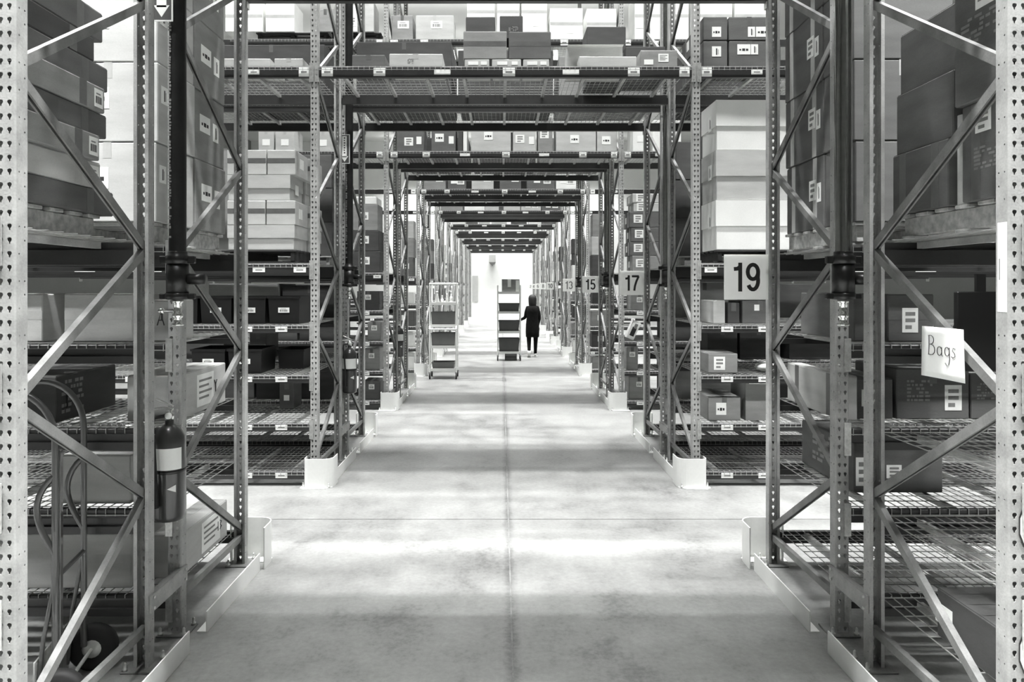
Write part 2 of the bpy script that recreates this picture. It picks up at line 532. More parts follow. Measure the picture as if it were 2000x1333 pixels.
def beam(i, line, bay, z, h, tags=(), clips=True):
    d = ROWS[i][0]
    y = [d - .002, d + FD + .002, d + FD + GAP - .002, d + 2 * FD + GAP + .002][line]
    rot = PI if line in (1, 3) else 0
    if bay == 'passage': x0, x1 = XL + .038, XR - .038
    elif bay == 'left': x0, x1 = XL - .038 - 3.66, XL - .038
    else: x0, x1 = XR + .038, XR + .038 + 3.66
    x0 += .004; x1 -= .004
    o = put('load_beam', beam_mesh(x1 - x0, h), None, ((x0 + x1) / 2, y, z), (0, 0, rot))
    bay_n = 'over the passage' if bay == 'passage' else 'in the %s bay' % bay
    tag(o, 'dark steel beam, %s of %s, %s %s' % (LINE[line], rowname(i), level_name(z), bay_n), 'rack beam', 'load beams'); o['kind'] = 'thing'
    L = x1 - x0
    if clips:
        if bay != 'right' or rot: put('end_bracket', CLIP, o, (L / 2, 0, 0))
        if bay != 'left' or rot: put('end_bracket', CLIP, o, (-L / 2, 0, 0), None, (-1, 1, 1))
    for t in tags:
        tx, tw = t[0], t[1]; hh = t[2] if len(t) > 2 else h * .62
        put('location_tag', tag_mesh(tw, round(hh, 3), t[3] if len(t) > 3 else 0), o, (tx - (x0 + x1) / 2, -.0005, -h * .5))
    return o


LOW1A = [.335, .755, 1.185, 1.625]
LOW1B = [.22, .70, 1.15, 1.62]
LOW = [.14, .61, 1.08, 1.57]
PAL, OVER, TOPL = 2.17, 4.10, 5.88


def low_levels(i, rack): return (LOW1A if rack == 0 else LOW1B) if i == 0 else LOW


def T(px, D, wpx, *a): return (PX(px, D), wpx * D / F) + a


# passage beams
for i in range(len(ROWS)):
    D = ROWS[i][0]
    over = 4.055 if i == 0 else OVER
    for ln in range(4 if ROWS[i][2] == 2 else 2):
        tg = []
        if ln == 0 and i > 0:
            s = 1.0
            tg = [(-1.70, .11, .085), (-1.19, .115, .08), (-.575, .16, .05, 1), (.075, .12, .085), (.68, .16, .05, 1), (1.295, .115, .085), (1.79, .10, .09)]
        beam(i, ln, 'passage', over, .105, tg)
beam(2, 0, 'passage', TOPL, .105, [(-1.70, .12, .085), (-1.22, .12, .09), (-.1, .12, .09), (1.0, .12, .09), (1.78, .1, .09)])
beam(2, 1, 'passage', TOPL, .105)
beam(3, 0, 'passage', TOPL, .105)
# side bay beams
for i in range(len(ROWS)):
    D = ROWS[i][0]
    for bay, sg in (('left', -1), ('right', 1)):
        xi = XL - .04 if sg < 0 else XR + .04
        for rack in (0, 1):
            if ROWS[i][2] == 1 and rack == 1: continue
            if i >= 3 and rack == 1: continue
            for li, z in enumerate(low_levels(i, rack) + [PAL]):
                h = .075 if li < 4 else .115
                for ln in ((0, 1) if rack == 0 else (2, 3)):
                    if i >= 3 and ln != 0: continue
                    if i == 2 and rack == 1 and li < 4: continue
                    tg = []
                    if ln == 0 or (i == 0 and ln == 3):
                        if li < 4: tg = [(xi + sg * (.28 if sg < 0 else .26), .115, .05), (xi + sg * .62, .11, .05), (xi + sg * 1.75, .11, .05)]
                        else: tg = [(xi + sg * .10, .12, .05), (xi + sg * .5, .12, .045), (xi + sg * 1.6, .3, .04, 1), (xi + sg * 2.2, .2, .04, 1)]
                    beam(i, ln, bay, z, h, tg, clips=(i < 4))
        if 1 <= i <= 4:
            for ln in ((0, 1, 2, 3) if i == 1 else (0, 1) if i == 2 else (0,)):
                beam(i, ln, bay, OVER, .105, [(xi + sg * .06, .10, .09), (xi + sg * .55, .11, .05)] if ln == 0 else (), clips=(i < 3))
        if i == 2: beam(i, 0, bay, TOPL, .105, [(xi + sg * .06, .10, .09), (xi + sg * .45, .2, .06)]); beam(i, 1, bay, TOPL, .105)

# ------------------------------------------------------------------ wire decks
DW = 1.205


def deck_mesh():
    b = MB(); r = .0030
    n = 23; dd = FD
    for k in range(n):
        x = -DW / 2 + .012 + (DW - .024) * k / (n - 1)
        b.tube([(x, -.0075, -.036), (x, -.0075, .003), (x, dd + .0075, .003), (x, dd + .0075, -.036)], r, 'wire', 4, cap=False, smooth=False)
    for k in range(11):
        y = .02 + (dd - .04) * k / 10
        b.tube([(-DW / 2, y, .009), (DW / 2, y, .009)], r, 'wire', 4, cap=False, smooth=False)
    for y in (-.012, dd + .012): b.tube([(-DW / 2, y, -.030), (DW / 2, y, -.030)], r, 'wire', 4, cap=False, smooth=False)
    return b.mesh('wire_deck')


DECK = deck_mesh()
CHAN = MB().box(-.016, .016, .05, FD - .05, -.032, -.0, 'post_paint').mesh('support_channel')
PANEL = ['passage-side panel', 'second panel', 'third panel']


def deck(i, rack, bay, z, k, parts=True):
    d = ROWS[i][0] + (FD + GAP) * rack
    if bay == 'passage': x = (XL + XR) / 2 + (k - 1) * 1.219
    elif bay == 'left': x = XL - .038 - .61 - k * 1.219
    else: x = XR + .038 + .61 + k * 1.219
    o = put('wire_deck', DECK, None, (x, d, z))
    if parts:
        for cx in (-.42, 0, .42): put('support_channel', CHAN, o, (cx, 0, 0))
    pn = ['left', 'middle', 'right'][k] + ' panel over the passage' if bay == 'passage' else bay + ' bay, ' + PANEL[k]
    tag(o, 'wire deck, %s, %s, %s half, %s' % (pn, level_name(z), ['near', 'far'][rack], rowname(i)), 'wire deck', 'wire mesh decks')


for i in range(len(ROWS)):
    for rack in range(ROWS[i][2]):
        for k in range(3): deck(i, rack, 'passage', 4.055 if i == 0 else OVER, k, i < 4)
        for bay in ('left', 'right'):
            for li, z in enumerate(low_levels(i, rack) + [PAL]):
                if i == 0:
                    if rack == 0:
                        if bay == 'left' and li < 4: continue
                        if bay == 'right' and li == 3: continue
                        deck(i, rack, bay, z, 0)
                    else:
                        deck(i, rack, bay, z, 0); deck(i, rack, bay, z, 1)
                elif i == 1:
                    for k in range(3 if rack == 0 else 2): deck(i, rack, bay, z, k)
                elif i == 2 and rack == 0:
                    deck(i, rack, bay, z, 0); deck(i, rack, bay, z, 1)
                elif 3 <= i <= 8 and rack == 0: deck(i, rack, bay, z, 0, False)
            if i == 1:
                for k in range(2): deck(i, rack, bay, OVER, k)
            if i == 2 and rack == 0:
                for k in range(2): deck(i, rack, bay, OVER, k); deck(i, rack, bay, TOPL, k)
for k in range(3): deck(2, 0, 'passage', TOPL, k); deck(3, 0, 'passage', TOPL, k, False)

# ------------------------------------------------------------------ guards
def arc(cx, cy, r, a0, a1, n=6):
    return [(cx + r * math.cos(math.radians(a0 + (a1 - a0) * t / n)), cy + r * math.sin(math.radians(a0 + (a1 - a0) * t / n))) for t in range(n + 1)]


def guard_meshes():
    # local: post centre at x=0, front face of post at y=0, passage towards +x
    path = [(-.075, .03)] + arc(-.035, -.055, .04, 180, 270) + arc(.10, 0.0, .095, 270, 360) + [(.195, .14)]
    g = MB().sheet(path, .0, .285, .007, 'guard_white').mesh('column_guard')
    fl_ = [(-.11, .02), (-.115, -.09), (-.07, -.125), (.12, -.125), (.19, -.06), (.19, .02)]
    b = MB(); n = len(fl_)
    b.add([(x, y, 0) for x, y in fl_] + [(x, y, .007) for x, y in fl_], [(a, (a + 1) % n, n + (a + 1) % n, n + a) for a in range(n)] + [tuple(reversed(range(n))), tuple(range(n, 2 * n))], 'guard_white')
    return g, b.mesh('base_flange')


GUARD, FLANGE = guard_meshes()


def rail_mesh(L):
    b = MB()
    b.box(-.0035, .0035, 0, L, 0, .118, 'guard_white')
    b.box(-.055, -.0035, 0, L, 0, .006, 'guard_white')
    return b.mesh('guard_rail')


for i in range(len(ROWS)):
    D, num, c = ROWS[i]
    L = FD * c + GAP * (c - 1)
    for side, x, sx in (('left', XL, 1), ('right', XR, -1)):
        for end, y, sy in (('near', D, 1), ('far', D + L, -1)):
            if i == 0 and end == 'near': continue
            if i > 5 and end == 'far': continue
            o = put('column_guard', GUARD, None, (x, y, 0.0), None, (sx, sy, 1))
            f = put('base_flange', FLANGE, o)
            for bx, by in ((-.095, -.05), (.16, -.075)): put('anchor_bolt', BOLT, f, (bx, by, -.004))
            tag(o, 'white curved column guard, %s end, %s of the passage, %s' % (end, side, rowname(i)), 'column guard', 'white column guards')
        spans = [('near', .16 if i else -.1, FD + .10), ('far', FD + GAP + .02, L - .16)] if c == 2 else [('near', .16, L - .16)]
        for nm, a, b_ in spans:
            if i > 5: continue
            o = put('guard_rail', rail_mesh(b_ - a), None, (x + sx * .172, D + a, 0), None, (sx, 1, 1))
            for t in (.12, b_ - a - .12): put('anchor_bolt', BOLT, o, (-.032, t, -.004))
            tag(o, 'white floor guard rail, %s half, %s of the passage, %s' % (nm, side, rowname(i)), 'guard rail', 'white floor guard rails')

# ------------------------------------------------------------------ bold numerals drawn as ribbons
def cc(cx, cy, rx, ry, a0, a1, n=12):
    return [(cx + rx * math.cos(math.radians(a0 + (a1 - a0) * t / n)), cy + ry * math.sin(math.radians(a0 + (a1 - a0) * t / n))) for t in range(n + 1)]


DIG = {'1': (.30, [[(.22, 0), (.22, 1)], [(.22, .86), (.12, .79), (.0, .78)]]),
       '7': (.46, [[(.0, .93), (.46, .93)], [(.44, .93), (.30, .62), (.20, .30), (.16, 0)]]),
       '9': (.48, [cc(.24, .68, .18, .25, 0, 360, 20), [(.42, .68)] + cc(.24, .38, .18, .31, 20, -150, 10)]),
       '6': (.48, [cc(.24, .32, .18, .25, 0, 360, 20), [(.06, .32)] + cc(.24, .62, .18, .31, 200, 30, 10)]),
       '5': (.48, [[(.44, .93), (.12, .93), (.09, .50)], cc(.24, .33, .19, .26, 135, -150, 16)]),
       '3': (.48, [cc(.23, .71, .17, .22, 160, -80, 12), cc(.23, .30, .19, .23, 80, -160, 14)]),
       '0': (.48, [cc(.24, .5, .18, .43, 0, 360, 24)]), '8': (.48, [cc(.24, .72, .16, .21, 0, 360, 18), cc(.24, .29, .19, .22, 0, 360, 18)]),
       '4': (.50, [[(.36, 0), (.36, 1)], [(.36, .96), (.03, .30)], [(.0, .26), (.50, .26)]]),
       '2': (.48, [cc(.24, .70, .18, .23, 170, -35, 12) + [(.06, .10)], [(.04, .07), (.45, .07)]])}


def ribbon(b, pts, wd, y0, y1, m):
    vs = []; n = len(pts)
    for k, p in enumerate(pts):
        a, c = Vector(pts[max(k - 1, 0)]), Vector(pts[min(k + 1, n - 1)])
        if (Vector(pts[0]) - Vector(pts[-1])).length < 1e-6 and k in (0, n - 1): a, c = Vector(pts[-2]), Vector(pts[1])
        t = (c - a).normalized(); q = Vector((-t.y, t.x)) * wd / 2
        for sg in (1, -1):
            for y in (y0, y1): vs.append((p[0] + sg * q.x, y, p[1] + sg * q.y))
    fs = []
    for k in range(n - 1):
        a, c = 4 * k, 4 * k + 4
        fs += [(a, c, c + 2, a + 2), (a + 1, a + 3, c + 3, c + 1), (a, a + 1, c + 1, c), (a + 2, c + 2, c + 3, a + 3)]
    e = 4 * (n - 1); fs += [(0, 2, 3, 1), (e, e + 1, e + 3, e + 2)]
    b.add(vs, fs, m)


def digits(txt, hgt, m, parent):
    tot = sum(DIG[c][0] for c in txt) + .12 * (len(txt) - 1); x = -tot / 2
    for c in txt:
        b = MB(); wd, strokes = DIG[c]
        for k, st in enumerate(strokes): ribbon(b, [((x + u) * hgt, (v - .5) * hgt) for u, v in st], .135 * hgt, -.0052 - .0002 * k, -.0042, m)
        b.obj('digit', parent); x += wd + .12


# ------------------------------------------------------------------ aisle number signs
for i in range(len(ROWS)):
    D, num, c = ROWS[i]
    if num == 11: continue
    y = D + (2 * FD + GAP if c == 2 else FD) - .05
    s = .316 if i < 4 else .26
    x1 = XR - .036; zc = 2.013 if i == 0 else 2.0
    o = MB().cbox(-s / 2, s / 2, -.004, .004, -s / 2, s / 2, 'sign_plastic', .0015).obj('number_sign', None, (x1 - s / 2 + (.006 if i == 0 else 0), y, zc))
    digits(str(num), s * .64, 'grey_ink' if num == 13 else 'ink', o)
    put('clip', MB().box(0, .05, -.002, .002, .02, .05, 'galvanised').mesh('clip'), o, (s / 2 - .02, .006, 0))
    tag(o, 'square white sign with %s number %s at right of the passage' % ('faded' if num == 13 else 'black', {19: 'nineteen', 17: 'seventeen', 15: 'fifteen', 13: 'thirteen', 10: 'ten', 8: 'eight', 6: 'six', 4: 'four', 2: 'two'}[num]), 'sign', 'aisle number signs')

# ------------------------------------------------------------------ pallets
TOPB = MB().cbox(-.5, .5, -.05, .05, 0, .018, 'wood', .003).mesh('deck_board')
STR = MB().cbox(-.02, .02, -.48, .48, 0, .092, 'wood', .003).mesh('stringer')
TOPBD = MB().cbox(-.5, .5, -.05, .05, 0, .018, 'wood_dark', .003).mesh('deck_board')
STRD = MB().cbox(-.02, .02, -.48, .48, 0, .092, 'wood_dark', .003).mesh('stringer')


def pallet(x, y, z, label, wd=1.0, dp=1.0, dark=False):
    r = empty('pallet', (x, y, z))
    tb, st = (TOPBD, STRD) if dark else (TOPB, STR)
    for k in range(7): put('deck_board', tb, r, (0, (-.45 + .15 * k) * dp, .110), (0, random.uniform(-.004, .004), random.uniform(-.006, .006)), (wd, 1, 1))
    for k in (-1, 0, 1):
        put('stringer', st, r, (k * .46 * wd, 0, .018), None, (1, dp, 1))
        put('bottom_board', tb, r, (0, k * .42 * dp, 0), None, (wd, 1, 1))
    tag(r, label, 'pallet', 'wooden pallets')


# ------------------------------------------------------------------ cartons
LAB = {}


def lab_mesh(kind):
    """unit label 1 x 1 in x,z facing -y"""
    if kind not in LAB:
        b = MB().box(-.5, .5, -.0012, 0, -.5, .5, 'paper')
        e0, e1 = -.0018, -.0012
        if kind == 'dots':
            for k, (cx, s) in enumerate(((-.28, .07), (-.02, .11), (.24, .09))): b.box(cx - s, cx + s, e0, e1, -.05 - s, -.05 + s * 1.2, 'ink')
        elif kind == 'codes':
            for cz in (.26, 0.0, -.28): b.box(-.30, .32 if cz > -.1 else .1, e0, e1, cz - .075, cz + .075, 'grey_ink')
        elif kind == 'bars':
            x = -.36
            while x < .36:
                wd = random.choice((.02, .035, .05)); b.box(x, x + wd, e0, e1, -.3, .1, 'ink'); x += wd + random.choice((.02, .03, .05))
            b.box(-.3, .2, e0, e1, .2, .28, 'grey_ink')
        elif kind == 'side':
            b.box(-.06, .08, e0, e1, -.34, .3, 'ink'); b.box(.16, .22, e0, e1, -.3, .2, 'grey_ink')
        elif kind == 'lines':
            for k in range(4): b.box(-.38, .38 - .18 * (k % 2), e0, e1, .3 - .18 * k - .035, .3 - .18 * k + .035, 'grey_ink')
        LAB[kind] = b.mesh('label')
    return LAB[kind]


PRINT = {}


def print_mesh(kind):
    if kind not in PRINT:
        b = MB(); rnd = random.Random(kind)
        for k in range(6):
            x = -.5; z = .45 - .17 * k
            while x < .45:
                wd = rnd.uniform(.06, .2)
                if rnd.random() < .8: b.box(x, min(.5, x + wd), -.0006, 0, z - .05, z + .05, 'grey_ink')
                x += wd + rnd.uniform(.03, .08)
        PRINT[kind] = b.mesh('print')
    return PRINT[kind]


def face_place(face, X0, X1, Y0_, Y1_, Z0, Z1, u, v):
    """centre (local to the carton's base centre) and z-rotation for something stuck on a face at fractions u, v"""
    cx, cy = (X0 + X1) / 2, (Y0_ + Y1_) / 2
    z = (Z1 - Z0) * v
    if face == 'F': return (X0 + (X1 - X0) * u - cx, Y0_ - cy - .0004, z), 0
    if face == 'R': return (X1 - cx + .0004, Y0_ + (Y1_ - Y0_) * u - cy, z), PI / 2
    return (X0 - cx - .0004, Y1_ - (Y1_ - Y0_) * u - cy, z), -PI / 2


NCART = 0


def carton(x0, x1, y0, y1, z0, h, tone, label, group, labels=(), tape='F', style='box', yaw=None, tapem=None, cat='carton'):
    """labels: (face, u, v, width, height, kind) in metres for width and height"""
    global NCART
    NCART += 1
    cx, cy = (x0 + x1) / 2, (y0 + y1) / 2
    w2, d2 = (x1 - x0) / 2, (y1 - y0) / 2
    b = MB()
    if style == 'lid':
        b.cbox(-w2 + .008, w2 - .008, -d2 + .008, d2 - .008, 0, h * .7, tone, .004)
    elif style == 'open':
        t = .006
        b.box(-w2, w2, -d2, d2, 0, t, tone)
        b.box(-w2, w2, -d2, -d2 + t, t, h, tone); b.box(-w2, w2, d2 - t, d2, t, h * 1.0, tone)
        b.box(-w2, -w2 + t, -d2 + t, d2 - t, t, h, tone); b.box(w2 - t, w2, -d2 + t, d2 - t, t, h, tone)
    else:
        b.cbox(-w2, w2, -d2, d2, 0, h - .002, tone, .005)
        b.box(-w2 + .004, -.0012, -d2 + .004, d2 - .004, h - .002, h, tone)      # two top flaps with a seam between
        b.box(.0012, w2 - .004, -d2 + .004, d2 - .004, h - .002, h, tone)
    o = b.obj({'lid': 'lidded_carton', 'open': 'open_carton'}.get(style, 'carton'), None, (cx, cy, z0))
    o.rotation_euler = (0, 0, math.radians(random.uniform(-.7, .7)) if yaw is None else yaw)
    if style == 'lid':
        lb = MB(); t = .007
        lb.box(-w2, w2, -d2, -d2 + t, h * .48, h, tone); lb.box(-w2, w2, d2 - t, d2, h * .48, h, tone)
        lb.box(-w2, -w2 + t, -d2 + t, d2 - t, h * .48, h, tone); lb.box(w2 - t, w2, -d2 + t, d2 - t, h * .48, h, tone)
        lb.box(-w2 + t, w2 - t, -d2 + t, d2 - t, h - t, h, tone)
        lb.obj('lid', o)
    elif style == 'open':
        fb = MB(); fb.box(-w2, w2, -d2 - h * .28, -d2, h - .004, h, tone); fb.obj('flap', o).location = (0, 0, 0)
    tm = tapem or ('tape_light' if tone in ('white', 'light') else 'tape_mid')
    if style == 'box' and tape:
        tw = .024
        if 'F' in tape:
            MB().box(-tw, tw, -d2 - .0006, d2 + .0006, h, h + .0005, tm).box(-tw, tw, -d2 - .0006, -d2 - .0001, h - min(.09, h * .4), h, tm).obj('tape', o)
        if 'H' in tape:      # a band of tape across the front
            MB().box(-w2 + .002, w2 - .002, -d2 - .0006, -d2 - .0001, h * .46, h * .46 + .05, tm).obj('tape', o)
        if 'R' in tape or 'L' in tape:
            s = 1 if 'R' in tape else -1
            for yy in (-.28, .3):
                a, c_ = sorted((s * (w2 + .0006), s * (w2 + .0001)))
                MB().box(a, c_, yy * d2 * 2 - .03, yy * d2 * 2 + .03, .002, h - .003, tm).obj('tape', o)
    for lb in labels:
        face, u, v, lw, lh, kind = lb
        loc, rz = face_place(face, x0, x1, y0, y1, z0, z0 + h, u, v)
        if kind == 'print': put('print', print_mesh(1 + NCART % 3), o, loc, (0, 0, rz), (lw, 1, lh))['kind'] = 'stuff'
        else: put('label', lab_mesh(kind), o, loc, (0, 0, rz), (lw, 1, lh))
    tag(o, label, cat, group)
    return o


def stroke(o, name, pts, r=.004, m='ink', face='R', off=(0, 0, 0)):
    """hand-drawn marks: polylines in (u,z) laid on the face of a carton"""
    b = MB()
    for pl in pts:
        P = [(off[0], off[1] + u, off[2] + z) if face == 'R' else (off[0] + u, off[1], off[2] + z) for u, z in pl]
        b.tube(P, r, m, 4, smooth=False)
    return b.obj(name, o)


TONEW = {'kraft': 'brown', 'dark': 'dark', 'mid': 'dull', 'light': 'pale', 'white': 'white'}
E = .0125                                                # top of deck wires over the beam line
# ---- row 19, left, near half: flat cartons on a pallet
pallet(-2.60, 3.20, PAL + E, 'rough wooden pallet under the flat cartons at left in first rack row', 1.06, 1.03)
ends = [3.78, 3.66, 3.60, 3.70, 3.66, 3.74, 3.62, 3.70]
tones = ['mid', 'light', 'kraft', 'mid', 'kraft', 'mid', 'dark', 'mid']
z = PAL + E + .130
for k in range(8):
    h = [.125, .135, .13, .12, .13, .125, .12, .15][k]
    lb = [('R', .94, .5, .075, .09, 'bars')] if k in (1, 2, 4) else []
    carton(-2.72, -2.03 + random.uniform(-.02, .02), 2.72, ends[k], z, h - .002, tones[k], 'flat %s carton, %s layer up in the tall stack at left in first rack row' % (TONEW[tones[k]], ORD[k]),
           'flat cartons stacked at left in first rack row', lb, tape='FR', yaw=math.radians(random.uniform(-.8, .8)))
    z += h
# ---- row 19, left, far half: big cartons on a pallet
pallet(-2.46, 4.57, PAL + E, 'wooden pallet under big pale cartons behind the riser pipe at left', 1.0, 1.0)
for c, (ya, yb) in enumerate(((4.06, 4.545), (4.56, 5.05))):
    for k in range(4):
        z = PAL + E + .130 + k * .452
        for q, (xa, xb) in enumerate(((-2.50, -1.935), (-3.02, -2.52))):
            if q == 1 and c == 1: continue
            lb = []
            if q == 0:
                lb = [('R', .16, .62, .08, .10, 'side'), ('R', .40, .60, .10, .12, 'codes')] if c == 0 else [('R', .35, .55, .16, .11, 'dots'), ('R', .7, .5, .09, .12, 'side')]
                if c == 0: lb.append(('F', .38, .55, .15, .12, 'dots'))
            carton(xa, xb + random.uniform(-.015, .015), ya, yb, z, .448, ('light', 'kraft')[c], 'big %s carton, %s layer up, %s, on the second pallet left in first row' %
                   (('pale', 'brown')[c], ORD[k], 'outer column' if q else ('near column', 'far column')[c]), 'big cartons at left behind the riser pipe', lb, tape='F')  # far column in a darker tone, side shade put into its colour
# ---- row 19, left, far half, low shelves
zB = [q + E for q in LOW1B]
carton(-2.70, -2.10, 4.08, 4.50, zB[0], .31, 'light', 'pale carton on the floor-level shelf behind the hand truck', 'cartons on low shelves at left', tape='H')
o = carton(-2.07, -1.885, 4.22, 4.95, zB[0], .25, 'light', 'long pale carton with hand-drawn mark on the floor-level shelf at left', 'cartons on low shelves at left', [('R', .62, .5, .3, .19, 'lines')], tape='')
stroke(o, 'mark', [[(.0, .06), (.0, .0)], [(.03, .06), (.06, .045), (.035, .032), (.06, .015), (.03, 0)]], .003, 'ink', 'R', (.0945, .20, .09))
carton(-2.50, -2.10, 4.08, 4.55, zB[1], .275, 'light', 'pale carton with tape band, knee-high shelf behind the hand truck', 'cartons on low shelves at left', tape='H')
o = carton(-3.05, -2.55, 4.12, 4.76, zB[2], .27, 'dark', 'dark carton with hand-drawn mark on the waist-high shelf at left', 'cartons on low shelves at left', [('R', .25, .5, .22, .2, 'print')], tape='')
stroke(o, 'mark', [[(-.05, .05), (0, .02), (.05, .05)], [(0, .02), (0, -.06)], [(-.04, -.06), (.04, -.06)]], .005, 'ink', 'R', (.252, -.22, .13))
o = carton(-2.17, -1.885, 4.17, 4.92, zB[2], .265, 'light', 'pale carton with white side label on waist-high shelf at left', 'cartons on low shelves at left', [('R', .55, .5, .26, .2, 'lines')], tape='F')
stroke(o, 'mark', [[(-.02, .05), (.0, .02), (.02, .05)], [(0, .02), (0, -.05)]], .0035, 'ink', 'R', (.1445, .20, .12))
carton(-2.95, -2.605, 4.09, 4.5, zB[3], .272, 'light', 'pale taped carton at the far end of the chest-high shelf at left', 'cartons on low shelves at left', tape='H')
carton(-2.485, -2.095, 4.09, 4.5, zB[3], .272, 'light', 'pale taped carton beside the post on chest-high shelf at left', 'cartons on low shelves at left', tape='H')
o = carton(-2.04, -1.89, 4.13, 4.42, zB[3], .235, 'light', 'narrow pale carton behind the white valve at left', 'cartons on low shelves at left', tape='')
stroke(o, 'mark', [[(-.02, -.03), (0, .04), (.02, -.03)], [(-.012, 0), (.012, 0)]], .0035, 'ink', 'F', (.01, -.146, .12))
# ---- row 19, right, near half
pallet(2.58, 3.20, PAL + E, 'rough wooden pallet under brown cartons at right in first rack row', 1.06, 1.03)
zp = PAL + E + .130
for k, (h, xo) in enumerate(((.31, 0), (.31, .02), (.31, .04))):
    carton(2.035 + xo, 2.60, 3.27, 3.74, zp + sum((.312,) * k), h, 'mid', 'dull brown carton, %s layer up in the far column at right in first row' % ORD[k], 'brown cartons at right in first rack row', tape='L' if k == 0 else 'F')
carton(2.03, 2.60, 2.70, 3.17, zp, .42, 'mid', 'tall brown carton with print and label, bottom of near column at right', 'brown cartons at right in first rack row',
       [('L', .30, .80, .10, .10, 'codes'), ('L', .45, .42, .26, .10, 'print')], tape='L')
carton(2.01, 2.60, 2.70, 3.19, zp + .422, .60, 'mid', 'tall brown carton with white label on top of near column at right', 'brown cartons at right in first rack row',
       [('L', .42, .74, .13, .13, 'lines'), ('L', .40, .50, .3, .12, 'print')], tape='F')
b = MB().lathe([(.036, 0), (.036, .40)], 'light', 16)
tag(b.obj('cardboard_tube', None, (2.085, 3.222, zp)), 'pale cardboard tube upright between the brown cartons at right', 'cardboard tube')
# ---- row 19, right, far half
pallet(2.50, 4.57, PAL + E, 'wooden pallet under wrapped cartons behind the chrome riser at right', 1.0, 1.0)
for c, (ya, yb) in enumerate(((4.06, 4.44), (4.46, 5.05))):
    for k in range(4):
        lb = [('L', .55, .55, .09, .13, 'side')] if c == 0 else [('L', .72, .55, .10, .13, 'codes'), ('L', .88, .5, .06, .12, 'side')]
        carton(1.99 + random.uniform(-.01, .015), 2.55, ya, yb, zp + k * .46, .456, 'mid', 'large dull carton, %s layer up, %s column, behind the chrome riser' % (ORD[k], ('near', 'far')[c]),
               'wrapped cartons at right behind the riser', lb, tape='F' if c == 0 else 'L', tapem='tape_light')
carton(2.20, 2.46, 4.09, 4.5, zB[3], .27, 'mid', 'dull carton with white label on chest-high shelf behind the note', 'cartons on low shelves at right', [('F', .48, .45, .09, .14, 'codes')], tape='H')
carton(2.02, 2.19, 4.12, 4.85, zB[3], .275, 'mid', 'narrow dull carton on chest-high shelf beside the right riser', 'cartons on low shelves at right', tape='F')
carton(2.335, 2.765, 4.25, 4.75, zB[2], .30, 'mid', 'dull printed carton with white code label below the note', 'cartons on low shelves at right', [('F', .78, .42, .10, .15, 'codes'), ('F', .32, .55, .15, .13, 'print')], tape='F')
carton(2.775, 3.10, 4.25, 4.75, zB[2], .27, 'mid', 'dull printed carton at the far end of waist-high shelf at right', 'cartons on low shelves at right', [('F', .3, .6, .12, .1, 'print')], tape='F')
carton(2.085, 2.315, 4.25, 4.75, zB[2], .24, 'mid', 'small dull carton with white label behind the tall post at right', 'cartons on low shelves at right', [('F', .38, .52, .085, .1, 'dots')], tape='F')
carton(1.985, 2.075, 4.2, 4.98, zB[2], .26, 'light', 'narrow pale taped carton on waist-high shelf beside right passage frame', 'cartons on low shelves at right', tape='L', tapem='tape_mid')
carton(2.11, 2.64, 4.3, 5.05, zB[1], .30, 'mid', 'wide carton with printed side and white labels on knee-high shelf at right', 'cartons on low shelves at right',
       [('F', .10, .42, .085, .17, 'codes'), ('F', .45, .42, .09, .08, 'codes'), ('L', .5, .55, .4, .2, 'print')], tape='')
carton(2.0, 2.5, 2.78, 3.3, LOW1A[0] + E, .22, 'dark', 'dark carton with pale corner sticker on the lowest shelf at right', 'cartons on low shelves at right', [('L', .1, .5, .12, .09, 'plain')], tape='')

# ---- row 17 (second row)
D2 = 7.03 + .06


def row2(px0, px1, ytop, z0, tone, label, group, D=D2, dp=.45, **kw):
    x0, x1 = PX(px0, D), PX(px1, D)
    h = PZ(ytop, D) - z0
    return carton(x0, x1, D, D + dp, z0, h, tone, label, group, **kw)


pallet(-2.52, 7.58, PAL + E, 'dark pallet under the pale carton stack at left in second rack row', 1.0, 1.0, True)
g = 'cartons on the pallet at left in second rack row'
zp = PAL + E + .130
for c, (ya, yb) in enumerate(((7.09, 7.55), (7.57, 8.06))):
    cn = ('front', 'back')[c]
    xo = .02 * c
    carton(-2.70, -2.035 + xo, ya, yb, zp, .245, 'light', 'lidded pale carton, bottom layer, %s of the stack at left in second row' % cn, g, style='lid')
    carton(-2.70, -2.325, ya, yb, zp + .247, .24, 'light', 'pale carton, second layer, outer side, %s of the left stack in second row' % cn, g, tape='H', tapem='tape_mid')
    carton(-2.315, -2.03 + xo, ya, yb, zp + .247, .24, 'light', 'pale carton, second layer, passage side, %s of the left stack in second row' % cn, g, [('R', .4, .5, .12, .1, 'plain')], tape='H', tapem='tape_mid')
    carton(-2.70, -2.08 + xo, ya, yb, zp + .489, .25, 'light', 'lidded pale carton, third layer, %s of the stack at left in second row' % cn, g, [('R', .5, .5, .12, .1, 'plain')], style='lid')
    carton(-2.70, -2.315, ya, yb, zp + .741, .245, 'light', 'pale carton, top layer, outer side, %s of the left stack in second row' % cn, g, tape='H', tapem='tape_mid')
    carton(-2.305, -2.03 + xo, ya, yb, zp + .741, .245, 'light', 'pale carton, top layer, passage side, %s of the left stack in second row' % cn, g, [('R', .5, .55, .14, .1, 'plain')], tape='H', tapem='tape_mid')
pallet(-2.50, 8.95, PAL + E, 'wooden pallet in the far half of second rack row at left', 1.0, 1.0)
for k in range(3):
    carton(-2.55, -1.99, 8.47, 9.40, zp + k * .40, .396, 'mid', 'dull carton, %s layer up, far half of second rack row at left' % ORD[k], g, [('R', .3, .5, .2, .15, 'plain')], tape='R')
pallet(2.62, 7.58, PAL + E, 'dark pallet under the lidded white cartons at right in second row', 1.0, 1.0, True)
